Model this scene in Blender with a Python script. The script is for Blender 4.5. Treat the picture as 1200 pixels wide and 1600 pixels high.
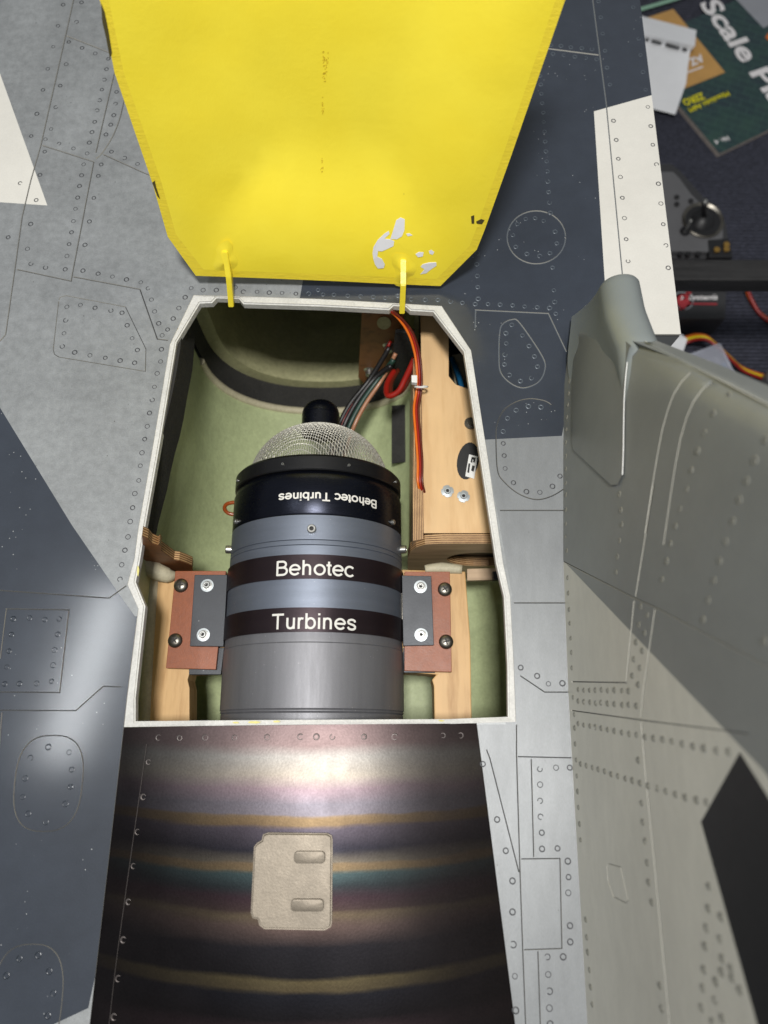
import bpy, bmesh, math, random
from mathutils import Vector, Matrix
from mathutils.geometry import delaunay_2d_cdt

random.seed(7)
scene = bpy.context.scene
for o in list(bpy.data.objects):
    bpy.data.objects.remove(o, do_unlink=True)

# ------------------------------------------------------------------ camera
CAM_H, TILT, FPX = 0.42, math.radians(17.0), 1164.0
cam_d = bpy.data.cameras.new('camera')
cam = bpy.data.objects.new('camera', cam_d)
scene.collection.objects.link(cam)
cam.location = (0, 0, CAM_H)
cam.rotation_euler = (TILT, 0, 0)
cam_d.sensor_fit = 'VERTICAL'
cam_d.sensor_height = 36
cam_d.lens = FPX / 1600 * 36
cam_d.clip_start = 0.01
cam_d.clip_end = 60
cam_d.dof.use_dof = True
cam_d.dof.focus_distance = 0.445
cam_d.dof.aperture_fstop = 6.5
scene.camera = cam

# ------------------------------------------------------------------ world + lamps (indoor workshop, ceiling panels)
w = bpy.data.worlds.new('World')
scene.world = w
w.use_nodes = True
w.node_tree.nodes['Background'].inputs[0].default_value = (0.93, 0.97, 1.0, 1)
w.node_tree.nodes['Background'].inputs[1].default_value = 0.25


def area(name, loc, sx, sy, power, col=(1, 0.98, 0.95), target=None):
    d = bpy.data.lights.new(name, 'AREA')
    d.shape = 'RECTANGLE'
    d.size, d.size_y, d.energy, d.color = sx, sy, power, col
    o = bpy.data.objects.new(name, d)
    scene.collection.objects.link(o)
    o.location = loc
    if target is not None:
        o.rotation_euler = (Vector(loc) - Vector(target)).to_track_quat('Z', 'Y').to_euler()
    return o


area('work_lamp', (-0.02, -0.03, 1.25), 0.15, 0.15, 16.5)
strip_lamp = area('ceiling_lamp_strip', (-0.945, 0.21, 2.0), 0.10, 0.56, 5.0, (0.95, 0.98, 1.0))
strip_lamp.rotation_euler = (0, 0, math.radians(-13.5))

vs = scene.view_settings
vs.view_transform = 'Standard'
vs.look = 'None'
vs.exposure = 0.0
vs.gamma = 1.0
vs.use_curve_mapping = False

# ------------------------------------------------------------------ photo geometry helpers
S_, C_ = math.sin(TILT), math.cos(TILT)


def ray(px, py):
    u, v = px - 600.0, 800.0 - py
    return Vector((u, v * C_ + FPX * S_, v * S_ - FPX * C_))


def P(px, py, z=0.0):
    r = ray(px, py)
    t = (z - CAM_H) / r.z
    return Vector((r.x * t, r.y * t, z))


def PY(px, py, y):
    r = ray(px, py)
    t = y / r.y
    return Vector((r.x * t, y, CAM_H + r.z * t))


def smooth(a, b, x):
    t = min(1, max(0, (x - a) / (b - a)))
    return t * t * (3 - 2 * t)


def lerp(a, b, t):
    return a + (b - a) * t


def deck_h(x, y):
    z = 0.0
    if x < -0.25:
        z -= 1.2 * (-0.25 - x) ** 2
    return z


def D(px, py, up=0.0):
    p = P(px, py, 0)
    for _ in range(3):
        p = P(px, py, deck_h(p.x, p.y))
    p.z += up
    return p


def Z(x0, y0, s, pts):
    return [(x0 + x * s, y0 + y * s) for x, y in pts]


# ------------------------------------------------------------------ materials
def srgb(r, g, b):
    def f(c):
        c /= 255.0
        return c / 12.92 if c <= 0.04045 else ((c + 0.055) / 1.055) ** 2.4
    return (f(r), f(g), f(b), 1)


def base_mat(name):
    m = bpy.data.materials.new(name)
    m.use_nodes = True
    nt = m.node_tree
    return m, nt, nt.nodes['Principled BSDF']


def coords(nt, scale=(1, 1, 1)):
    tc = nt.nodes.new('ShaderNodeTexCoord')
    mp = nt.nodes.new('ShaderNodeMapping')
    mp.inputs['Scale'].default_value = scale
    nt.links.new(tc.outputs['Object'], mp.inputs['Vector'])
    return mp.outputs['Vector']


def noise(nt, vec, scale, detail=4, rough=0.55):
    n = nt.nodes.new('ShaderNodeTexNoise')
    n.inputs['Scale'].default_value = scale
    n.inputs['Detail'].default_value = detail
    n.inputs['Roughness'].default_value = rough
    nt.links.new(vec, n.inputs['Vector'])
    return n.outputs['Fac']


def ramp(nt, fac, stops, interp='LINEAR'):
    r = nt.nodes.new('ShaderNodeValToRGB')
    r.color_ramp.interpolation = interp
    el = r.color_ramp.elements
    while len(el) < len(stops):
        el.new(0.5)
    for e, (p, c) in zip(el, stops):
        e.position = p
        e.color = c if len(c) == 4 else (*c, 1)
    nt.links.new(fac, r.inputs['Fac'])
    return r.outputs['Color']


def mix(nt, fac, a, b, mode='MIX'):
    n = nt.nodes.new('ShaderNodeMix')
    n.data_type = 'RGBA'
    n.blend_type = mode
    for sock, v in ((n.inputs[0], fac), (n.inputs[6], a), (n.inputs[7], b)):
        if hasattr(v, 'is_output'):
            nt.links.new(v, sock)
        else:
            sock.default_value = v
    return n.outputs[2]


def scale_c(c, k):
    return (min(1, c[0] * k), min(1, c[1] * k), min(1, c[2] * k), 1)


def paint(name, col, rough=0.42, metal=0.0, var=0.10, vscale=14, fine=0.05, fscale=900, speck=None, speck_amt=0.5,
          bump=0.04, bscale=700, wave=0.0, stretch=(1, 1, 1), spec=0.5, mottle=0.0, coat=0.0, gate_at=0.62, sp_scale=210):
    m, nt, b = base_mat(name)
    v = coords(nt, stretch)
    n1 = noise(nt, v, vscale, 5, 0.6)
    c = ramp(nt, n1, [(0.28, scale_c(col, 1 - var)), (0.72, scale_c(col, 1 + var))])
    if mottle:
        n3 = noise(nt, v, vscale * 9, 6, 0.7)
        c = mix(nt, 1.0, c, ramp(nt, n3, [(0.35, (1 - mottle,) * 3), (0.68, (1 + 0 * mottle,) * 3)]), 'MULTIPLY')
    n2 = noise(nt, v, fscale, 2, 0.5)
    c = mix(nt, 1.0, c, ramp(nt, n2, [(0.3, (1 - fine,) * 3), (0.7, (1,) * 3)]), 'MULTIPLY')
    if speck is not None:
        vo = nt.nodes.new('ShaderNodeTexVoronoi')
        vo.inputs['Scale'].default_value = sp_scale
        nt.links.new(coords(nt), vo.inputs['Vector'])
        dist = vo.outputs['Distance']
        msk = ramp(nt, dist, [(0.05, (1, 1, 1)), (0.10, (0, 0, 0))])
        n4 = noise(nt, coords(nt), 40, 2, 0.5)
        gate = ramp(nt, n4, [(gate_at, (0, 0, 0)), (gate_at + 0.04, (speck_amt,) * 3)])
        c = mix(nt, mix(nt, 1.0, msk, gate, 'MULTIPLY'), c, speck)
    nt.links.new(c, b.inputs['Base Color'])
    b.inputs['Metallic'].default_value = metal
    b.inputs['Specular IOR Level'].default_value = spec
    b.inputs['Coat Weight'].default_value = coat
    b.inputs['Coat Roughness'].default_value = 0.14
    rr = nt.nodes.new('ShaderNodeMapRange')
    rr.inputs[3].default_value = max(0.03, rough - 0.07)
    rr.inputs[4].default_value = min(1, rough + 0.09)
    nt.links.new(noise(nt, v, vscale * 3, 5, 0.65), rr.inputs[0])
    nt.links.new(rr.outputs[0], b.inputs['Roughness'])
    if bump or wave:
        bp = nt.nodes.new('ShaderNodeBump')
        bp.inputs['Strength'].default_value = 1.0
        bp.inputs['Distance'].default_value = 0.001 * bump
        nt.links.new(noise(nt, v, bscale, 3, 0.6), bp.inputs['Height'])
        last = bp
        if wave:
            b2 = nt.nodes.new('ShaderNodeBump')
            b2.inputs['Strength'].default_value = 1.0
            b2.inputs['Distance'].default_value = 0.001 * wave
            nt.links.new(noise(nt, coords(nt), 22, 1, 0.4), b2.inputs['Height'])
            nt.links.new(bp.outputs[0], b2.inputs['Normal'])
            last = b2
        nt.links.new(last.outputs[0], b.inputs['Normal'])
    return m


def plain(name, col, rough=0.5, metal=0.0, spec=0.5):
    return paint(name, col, rough, metal, var=0.06, vscale=60, fine=0.03, bump=0.02, spec=spec)


M = {}
dark_sp, lite_sp = srgb(60, 60, 58), srgb(190, 192, 192)
M['grey'] = paint('grey_paint', srgb(154, 157, 158), 0.38, 0.15, 0.15, 20, 0.14, 1300, dark_sp, 0.8, 0.04, 900, 0.05, mottle=0.24, gate_at=0.58)
M['grey_strip'] = paint('grey_paint_streaked_dimmed', srgb(134, 137, 139), 0.40, 0.15, 0.14, 12, 0.10, 1300, dark_sp, 0.5, 0.04, 900, 0.05, (1.6, 0.5, 1), mottle=0.12)  # streaked deck grey, darkened to paint in light falling off towards the corner
M['blue'] = paint('blue_grey_paint', srgb(54, 60, 70), 0.42, 0.0, 0.18, 9, 0.10, 1200, lite_sp, 0.75, 0.03, 900, 0.02, mottle=0.12, coat=0.85, spec=0.2, gate_at=0.55, sp_scale=260)
M['white'] = paint('white_paint', srgb(221, 218, 209), 0.5, 0, 0.04, 14, 0.05, 1000, dark_sp, 0.25, 0.03, 900, 0.1, mottle=0.04)
M['fin_dark'] = paint('fin_grey_green_paint', srgb(130, 133, 131), 0.42, 0, 0.09, 10, 0.05, 1200, None, 0, 0.03, 900, 0.2, mottle=0.06)
M['fin_light'] = paint('fin_light_grey_paint', srgb(204, 202, 191), 0.42, 0, 0.09, 12, 0.05, 1200, None, 0, 0.03, 900, 0.2, (0.6, 0.6, 1.6), mottle=0.08)
M['fin_black'] = plain('fin_black_paint', srgb(30, 31, 33), 0.5)
M['pod'] = paint('pod_grey_paint', srgb(128, 134, 133), 0.33, 0, 0.05, 20, 0.02, 1200, None, 0, 0.015, 700)
M['groove_d'] = plain('panel_line_wash', srgb(62, 63, 64), 0.8)
M['groove_b'] = plain('panel_line_pale_wash', srgb(92, 98, 104), 0.8)
M['rivet_d'] = plain('rivet_dark_wash', srgb(58, 59, 62), 0.45)
M['rivet_b'] = plain('rivet_pale_wash', srgb(84, 92, 100), 0.35, 0.2)
M['rivet_n'] = plain('rivet_navy_wash', srgb(40, 46, 54), 0.25, 0.1)
M['rivet_f'] = plain('rivet_olive_wash', srgb(140, 139, 130), 0.35)
M['rivet_c'] = plain('rivet_steel_wash', srgb(84, 78, 76), 0.35, 0.6)
M['rim'] = paint('white_gelcoat_edge', srgb(214, 213, 208), 0.5, 0, 0.12, 60, 0.14, 900, srgb(150, 120, 60), 0.9, 0.25, 500, mottle=0.12)
M['hull'] = plain('hull_grey', srgb(128, 130, 130), 0.5)
M['green'] = paint('green_primed_fibreglass', srgb(188, 199, 152), 0.5, 0, 0.14, 22, 0.10, 600, srgb(90, 90, 60), 0.5, 0.3, 350, 0.4, mottle=0.16)
M['olive'] = paint('olive_primed_fibreglass', srgb(182, 180, 138), 0.65, 0, 0.2, 26, 0.10, 600, srgb(60, 60, 40), 0.8, 0.3, 350, mottle=0.25)
M['foam'] = paint('black_foam_and_shade', srgb(46, 45, 43), 0.85, 0, 0.25, 60, 0.2, 800, None, 0, 0.6, 500, mottle=0.3)
M['cream'] = paint('cream_resin_edge', srgb(196, 188, 160), 0.6, 0, 0.12, 60, 0.1, 700, srgb(150, 110, 70), 0.8, 0.3, 300, mottle=0.15)
M['black'] = plain('black_plastic_and_shade', srgb(24, 24, 26), 0.45)
M['anod'] = paint('black_anodised_aluminium', srgb(26, 29, 40), 0.28, 0.75, 0.10, 60, 0.05, 1500, srgb(120, 120, 130), 0.4, 0.02, 1200, stretch=(1, 6, 1))
M['lip'] = paint('black_machined_ring', srgb(30, 30, 32), 0.33, 0.4, 0.10, 60, 0.05, 1500, None, 0, 0.03, 1200, stretch=(1, 6, 1))
M['case'] = paint('blue_grey_anodised_case', srgb(122, 129, 142), 0.44, 0.65, 0.06, 40, 0.12, 1800, srgb(215, 215, 215), 0.5, 0.03, 2200, stretch=(0.5, 6, 0.5), gate_at=0.54, sp_scale=420)
M['case2'] = paint('grey_anodised_rear_case', srgb(128, 128, 132), 0.50, 0.55, 0.08, 30, 0.16, 1800, srgb(225, 225, 225), 0.55, 0.03, 2200, stretch=(6, 0.5, 6), gate_at=0.5, sp_scale=420)
M['band'] = paint('dark_aluminium_band', srgb(52, 42, 46), 0.36, 0.7, 0.12, 25, 0.10, 1800, srgb(150, 140, 150), 0.3, 0.03, 2000, stretch=(0.5, 6, 0.5))
M['print'] = plain('silver_print', srgb(220, 218, 212), 0.5)
M['steel'] = paint('steel', srgb(176, 176, 172), 0.3, 0.9, 0.1, 80, 0.1, 1500)
M['steel_dk'] = paint('dull_steel', srgb(120, 116, 108), 0.35, 0.9, 0.2, 120, 0.1, 1500)
M['zinc'] = paint('zinc_washer', srgb(176, 182, 184), 0.4, 0.6, 0.1, 120, 0.05, 1500)
M['wire'] = plain('screen_wire', srgb(226, 224, 216), 0.42, 0.7)
M['fibre'] = paint('brown_fibre_plate', srgb(152, 82, 44), 0.42, 0, 0.12, 40, 0.12, 1500, srgb(200, 150, 120), 0.4, 0.08, 1200, mottle=0.18)
M['bracket'] = paint('dark_grey_bracket', srgb(60, 62, 66), 0.42, 0.4, 0.08, 40, 0.06, 1500, srgb(200, 200, 200), 0.4, 0.04, 1200)
M['screw_hole'] = plain('screw_recess', srgb(32, 30, 28), 0.6)
M['plate'] = paint('heat_tinted_plate', srgb(122, 113, 100), 0.45, 0.5, 0.14, 40, 0.12, 1400, srgb(110, 90, 70), 0.6, 0.06, 900, mottle=0.14)
M['red'] = plain('red_wire', srgb(150, 30, 20), 0.35)
M['orange'] = plain('orange_wire', srgb(222, 110, 25), 0.35)
M['brown'] = plain('brown_wire', srgb(92, 34, 20), 0.35)
M['blackw'] = plain('black_wire', srgb(26, 24, 24), 0.4)
M['greenw'] = plain('dark_green_wire', srgb(34, 62, 52), 0.4)
M['copper'] = plain('copper_clear_tube', srgb(170, 120, 90), 0.3)
M['amber'] = plain('amber_fuel_line', srgb(150, 70, 25), 0.25)
M['bluew'] = plain('blue_tube', srgb(30, 110, 160), 0.35)
M['whitepl'] = plain('white_plastic', srgb(225, 225, 222), 0.45)
M['chip'] = plain('bare_white_chip', srgb(222, 222, 224), 0.6)
M['greydark'] = plain('dark_grey_plastic', srgb(52, 52, 54), 0.5)
M['greymid'] = plain('grey_plastic', srgb(96, 96, 98), 0.5)
M['gold'] = plain('gold_contact', srgb(190, 150, 80), 0.3, 0.9)
M['paper'] = paint('paper', srgb(240, 241, 243), 0.7, 0, 0.03, 30, 0.02, 600)
M['tan'] = paint('tan_print', srgb(196, 150, 84), 0.5, 0, 0.08, 40, 0.05, 600)
M['yprint'] = plain('yellow_print', srgb(226, 216, 20), 0.5)
M['wprint'] = plain('white_print', srgb(232, 228, 228), 0.5)
M['rprint'] = plain('red_print', srgb(170, 50, 58), 0.5)
M['gprint'] = plain('mint_print', srgb(140, 180, 155), 0.5)
M['bprint'] = plain('black_print', srgb(50, 50, 50), 0.5)
M['gyprint'] = plain('grey_print', srgb(150, 152, 158), 0.5)
M['pages'] = paint('page_edges', srgb(170, 160, 152), 0.7, 0, 0.2, 200, 0.2, 900)


def wood(name, col, dark, grain=(40, 5, 40), k=1.0):
    m, nt, b = base_mat(name)
    v = coords(nt, grain)
    n = noise(nt, v, 3.0 * k, 6, 0.6)
    c = ramp(nt, n, [(0.3, dark), (0.5, col), (0.75, scale_c(col, 1.08))])
    n2 = noise(nt, coords(nt), 18, 3, 0.5)
    c = mix(nt, 1.0, c, ramp(nt, n2, [(0.3, (0.84, 0.82, 0.8)), (0.7, (1, 1, 1))]), 'MULTIPLY')
    nt.links.new(c, b.inputs['Base Color'])
    b.inputs['Roughness'].default_value = 0.5
    bp = nt.nodes.new('ShaderNodeBump')
    bp.inputs['Distance'].default_value = 0.0001
    nt.links.new(n, bp.inputs['Height'])
    nt.links.new(bp.outputs[0], b.inputs['Normal'])
    return m


def ply_edge(name, axis, pitch=0.0022):
    m, nt, b = base_mat(name)
    wv = nt.nodes.new('ShaderNodeTexWave')
    wv.bands_direction = axis
    wv.inputs['Scale'].default_value = 0.314 / pitch
    wv.inputs['Distortion'].default_value = 0.6
    wv.inputs['Detail Scale'].default_value = 3
    tc = nt.nodes.new('ShaderNodeTexCoord')
    nt.links.new(tc.outputs['Object'], wv.inputs['Vector'])
    c = ramp(nt, wv.outputs['Fac'], [(0.2, srgb(104, 70, 42)), (0.5, srgb(176, 134, 88)), (0.85, srgb(206, 170, 122))])
    c = mix(nt, 1.0, c, ramp(nt, noise(nt, coords(nt), 140, 4), [(0.3, (0.75, 0.72, 0.7)), (0.7, (1, 1, 1))]), 'MULTIPLY')
    nt.links.new(c, b.inputs['Base Color'])
    b.inputs['Roughness'].default_value = 0.6
    return m


M['wood'] = wood('birch_ply_face', srgb(224, 188, 138), srgb(210, 170, 118))
M['wood_dk'] = wood('stained_ply_face', srgb(206, 178, 144), srgb(168, 140, 110), (5, 40, 60))
M['wood_rail'] = wood('spruce_rail', srgb(214, 174, 118), srgb(182, 138, 82))
M['wood_red'] = wood('dark_red_ply', srgb(134, 86, 50), srgb(100, 60, 34))
M['ply_x'] = ply_edge('ply_edge_stripes_across', 'X', 0.0011)
M['ply_y'] = ply_edge('ply_edge_stripes_along', 'Y', 0.0014)
M['ply_z'] = ply_edge('ply_edge_stripes_up', 'Z', 0.0014)


def yellow_mat():
    m, nt, b = base_mat('yellow_hatch_paint')
    v = coords(nt)
    c = ramp(nt, noise(nt, v, 12, 4, 0.55), [(0.3, srgb(240, 217, 50)), (0.7, srgb(248, 229, 66))])
    vo = nt.nodes.new('ShaderNodeTexVoronoi')
    vo.inputs['Scale'].default_value = 90
    nt.links.new(v, vo.inputs['Vector'])
    msk = ramp(nt, vo.outputs['Distance'], [(0.04, (1, 1, 1)), (0.08, (0, 0, 0))])
    gate = ramp(nt, noise(nt, v, 30, 2), [(0.62, (0, 0, 0)), (0.66, (0.8, 0.8, 0.8))])
    c = mix(nt, mix(nt, 1.0, msk, gate, 'MULTIPLY'), c, srgb(120, 84, 20))
    nt.links.new(c, b.inputs['Base Color'])
    b.inputs['Roughness'].default_value = 0.34
    bp = nt.nodes.new('ShaderNodeBump')
    bp.inputs['Distance'].default_value = 0.00012
    nt.links.new(noise(nt, v, 320, 4, 0.6), bp.inputs['Height'])
    b2 = nt.nodes.new('ShaderNodeBump')
    b2.inputs['Distance'].default_value = 0.004
    nt.links.new(noise(nt, v, 11, 2, 0.45), b2.inputs['Height'])
    nt.links.new(bp.outputs[0], b2.inputs['Normal'])
    nt.links.new(b2.outputs[0], b.inputs['Normal'])
    return m


M['yellow'] = yellow_mat()
M['yellow_edge'] = paint('yellow_brushed_edge', srgb(238, 214, 56), 0.42, 0, 0.06, 60, 0.05, 700, srgb(110, 80, 30), 0.8, 0.28, 420, stretch=(0.6, 1.6, 1.6))
M['stain'] = plain('oil_stain', srgb(212, 182, 36), 0.4)
M['glue'] = plain('yellowed_glue', srgb(214, 204, 120), 0.5)
M['scuff'] = plain('black_scuff', srgb(74, 66, 30), 0.6)


def cowl_mat():
    """heat-tinted metal: rings of oxide colour round the tail pipe"""
    m, nt, b = base_mat('heat_tinted_metal')
    tc = nt.nodes.new('ShaderNodeTexCoord')
    sp = nt.nodes.new('ShaderNodeSeparateXYZ')
    nt.links.new(tc.outputs['UV'], sp.inputs[0])
    nz = noise(nt, coords(nt, (3, 14, 1)), 6, 3, 0.6)
    mm = nt.nodes.new('ShaderNodeMath')
    mm.operation = 'MULTIPLY_ADD'
    mm.inputs[1].default_value = 0.022
    nt.links.new(nz, mm.inputs[0])
    nt.links.new(sp.outputs[1], mm.inputs[2])
    y0, y1 = 1130.0, 2000.0
    st = [(1132, 138, 112, 112), (1165, 150, 122, 120), (1185, 172, 168, 160), (1215, 178, 166, 148), (1238, 150, 124, 134),
          (1262, 118, 112, 124), (1279, 104, 98, 108), (1283, 120, 94, 58), (1296, 112, 88, 56), (1301, 74, 66, 78), (1335, 38, 38, 50),
          (1354, 92, 84, 70), (1358, 116, 92, 58), (1368, 110, 90, 58), (1372, 52, 76, 78), (1392, 38, 48, 52), (1408, 58, 38, 46),
          (1428, 66, 48, 46), (1434, 96, 80, 56), (1450, 86, 66, 60), (1480, 30, 29, 35), (1522, 25, 24, 28), (1526, 88, 76, 44),
          (1541, 80, 68, 42), (1546, 26, 28, 37), (1582, 24, 22, 26), (1600, 58, 38, 44), (1640, 30, 26, 26), (1700, 70, 60, 44), (1720, 26, 24, 26), (1900, 50, 40, 36)]
    c = ramp(nt, mm.outputs[0], [(max(0.0, (y - y0 + 4) / (y1 - y0)), scale_c(srgb(lerp(r, (r + g + bb) / 3, 0.34), lerp(g, (r + g + bb) / 3, 0.34), lerp(bb, (r + g + bb) / 3, 0.34)), 0.80 if y > 1262 else 0.60)) for y, r, g, bb in st])  # front bands' oxide colours are lightened to paint in a silvery sheen
    # airbrushed tint fades to smoky brown at both sides, partly painting in weaker reflection
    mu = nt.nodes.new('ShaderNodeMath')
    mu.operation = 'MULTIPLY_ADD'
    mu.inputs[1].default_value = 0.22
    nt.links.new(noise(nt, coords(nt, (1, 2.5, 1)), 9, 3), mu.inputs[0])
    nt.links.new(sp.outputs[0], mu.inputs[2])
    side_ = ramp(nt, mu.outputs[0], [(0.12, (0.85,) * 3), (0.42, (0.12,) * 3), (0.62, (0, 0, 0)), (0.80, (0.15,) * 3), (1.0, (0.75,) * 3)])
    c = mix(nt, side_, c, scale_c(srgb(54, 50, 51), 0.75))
    c = mix(nt, 1.0, c, ramp(nt, noise(nt, coords(nt, (1, 1, 1)), 900, 3), [(0.3, (0.8,) * 3), (0.7, (1,) * 3)]), 'MULTIPLY')
    c = mix(nt, 1.0, c, ramp(nt, noise(nt, coords(nt, (1, 1, 1)), 20, 3), [(0.3, (0.72, 0.7, 0.7)), (0.7, (1,) * 3)]), 'MULTIPLY')
    nt.links.new(c, b.inputs['Base Color'])
    b.inputs['Metallic'].default_value = 0.95
    rr = nt.nodes.new('ShaderNodeMapRange')
    rr.inputs[3].default_value = 0.36
    rr.inputs[4].default_value = 0.50
    nt.links.new(noise(nt, coords(nt), 60, 4), rr.inputs[0])
    nt.links.new(rr.outputs[0], b.inputs['Roughness'])
    bp = nt.nodes.new('ShaderNodeBump')
    bp.inputs['Distance'].default_value = 0.00003
    nt.links.new(noise(nt, coords(nt), 900, 3), bp.inputs['Height'])
    nt.links.new(bp.outputs[0], b.inputs['Normal'])
    return m


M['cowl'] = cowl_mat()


def carpet_mat():
    m, nt, b = base_mat('ribbed_navy_carpet')
    wv = nt.nodes.new('ShaderNodeTexWave')
    wv.bands_direction = 'Y'
    wv.inputs['Scale'].default_value = 60
    wv.inputs['Distortion'].default_value = 2.5
    wv.inputs['Detail'].default_value = 3
    wv.inputs['Detail Scale'].default_value = 4
    tc = nt.nodes.new('ShaderNodeTexCoord')
    nt.links.new(tc.outputs['Object'], wv.inputs['Vector'])
    c = ramp(nt, wv.outputs['Fac'], [(0.1, srgb(38, 40, 50)), (0.6, srgb(66, 68, 84)), (1, srgb(86, 88, 104))])
    c = mix(nt, 1.0, c, ramp(nt, noise(nt, coords(nt, (60, 200, 1)), 3, 5, 0.7), [(0.3, (0.45,) * 3), (0.7, (1,) * 3)]), 'MULTIPLY')
    nt.links.new(c, b.inputs['Base Color'])
    b.inputs['Roughness'].default_value = 0.95
    bp = nt.nodes.new('ShaderNodeBump')
    bp.inputs['Distance'].default_value = 0.0015
    nt.links.new(wv.outputs['Fac'], bp.inputs['Height'])
    nt.links.new(bp.outputs[0], b.inputs['Normal'])
    return m


M['carpet'] = carpet_mat()
M['barwood'] = paint('black_stained_timber', srgb(50, 49, 49), 0.5, 0, 0.6, 3, 0.3, 200, None, 0, 0.5, 60, stretch=(4, 70, 70), mottle=0.6)


def cover_mat():
    m, nt, b = base_mat('dark_green_cover_print')
    v = coords(nt)
    br = nt.nodes.new('ShaderNodeTexBrick')
    br.inputs['Scale'].default_value = 22
    br.inputs['Mortar Size'].default_value = 0.012
    br.inputs['Color1'].default_value = srgb(38, 56, 62)
    br.inputs['Color2'].default_value = srgb(34, 58, 60)
    br.inputs['Mortar'].default_value = srgb(56, 84, 80)
    mp = nt.nodes.new('ShaderNodeMapping')
    mp.inputs['Rotation'].default_value = (0, 0, 0.4)
    nt.links.new(v, mp.inputs[0])
    nt.links.new(mp.outputs[0], br.inputs['Vector'])
    c = mix(nt, ramp(nt, noise(nt, v, 22, 4, 0.6), [(0.45, (0, 0, 0)), (0.7, (0.6, 0.6, 0.6))]), br.outputs['Color'], srgb(52, 84, 70))
    nt.links.new(c, b.inputs['Base Color'])
    b.inputs['Roughness'].default_value = 0.3
    return m


M['cover'] = cover_mat()
m_, nt_, b_ = base_mat('clear_plastic')
b_.inputs['Base Color'].default_value = srgb(205, 208, 220)
b_.inputs['Roughness'].default_value = 0.18
b_.inputs['Alpha'].default_value = 0.42
M['clear'] = m_

# ------------------------------------------------------------------ object helpers
COL = scene.collection


def empty(name, loc, label=None, cat=None, group=None):
    o = bpy.data.objects.new(name, None)
    COL.objects.link(o)
    o.empty_display_size = 0.02
    o.location = loc
    tag(o, label, cat, group)
    return o


def tag(o, label=None, cat=None, group=None, kind=None):
    for k, v in (('label', label), ('category', cat), ('group', group), ('kind', kind)):
        if v:
            o[k] = v
    return o


def world_of(o):
    m = Matrix.Identity(4)
    while o:
        m = o.matrix_parent_inverse @ Matrix.LocRotScale(o.location, o.rotation_euler, o.scale) if False else Matrix.LocRotScale(o.location, o.rotation_euler, o.scale) @ m
        o = o.parent
    return m


def adopt(o, parent):
    if parent:
        o.parent = parent
        mw = Matrix.LocRotScale(parent.location, parent.rotation_euler, parent.scale)
        p = parent
        while p.parent:
            mw = p.matrix_parent_inverse @ mw
            p = p.parent
            mw = Matrix.LocRotScale(p.location, p.rotation_euler, p.scale) @ mw
        o.matrix_parent_inverse = mw.inverted()


def obj_me(name, me, parent=None):
    o = bpy.data.objects.new(name, me)
    COL.objects.link(o)
    adopt(o, parent)
    return o


def obj(name, verts, faces, mats, parent=None, midx=None, smooth_=False):
    me = bpy.data.meshes.new(name)
    me.from_pydata([tuple(v) for v in verts], [], faces)
    if not isinstance(mats, (list, tuple)):
        mats = [mats]
    for mm in mats:
        me.materials.append(M[mm] if isinstance(mm, str) else mm)
    if midx:
        me.polygons.foreach_set('material_index', midx)
    if smooth_:
        me.polygons.foreach_set('use_smooth', [True] * len(me.polygons))
    me.update()
    return obj_me(name, me, parent)


class MB:
    def __init__(s):
        s.v, s.f, s.m = [], [], []

    def add(s, vs, fs, mi=0):
        o = len(s.v)
        s.v += [tuple(v) for v in vs]
        s.f += [tuple(i + o for i in f) for f in fs]
        s.m += [mi] * len(fs)
        return s

    def build(s, name, mats, parent=None, sm=False, auto=None):
        o = obj(name, s.v, s.f, mats, parent, s.m, sm)
        return o


def in_poly(p, poly):
    x, y = p
    c = False
    j = len(poly) - 1
    for i in range(len(poly)):
        xi, yi = poly[i]
        xj, yj = poly[j]
        if (yi > y) != (yj > y) and x < (xj - xi) * (y - yi) / (yj - yi) + xi:
            c = not c
        j = i
    return c


def strip_polys(line, w):
    """thin quads along a polyline (one quad per segment, mitred)"""
    n = len(line)
    L, R = [], []
    for i in range(n):
        p = Vector(line[i])
        d1 = (p - Vector(line[i - 1])).normalized() if i else None
        d2 = (Vector(line[i + 1]) - p).normalized() if i < n - 1 else None
        if d1 is None:
            d1 = d2
        if d2 is None:
            d2 = d1
        n1, n2 = Vector((-d1.y, d1.x)), Vector((-d2.y, d2.x))
        nn = (n1 + n2)
        nn = nn.normalized() if nn.length > 1e-6 else n1
        k = w / 2 / max(0.45, nn.dot(n1))
        L.append(p + nn * k)
        R.append(p - nn * k)
    return L, R


def strip_ring(line, w):
    L, R = strip_polys(line, w)
    return [tuple(p) for p in L] + [tuple(p) for p in reversed(R)]


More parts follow.
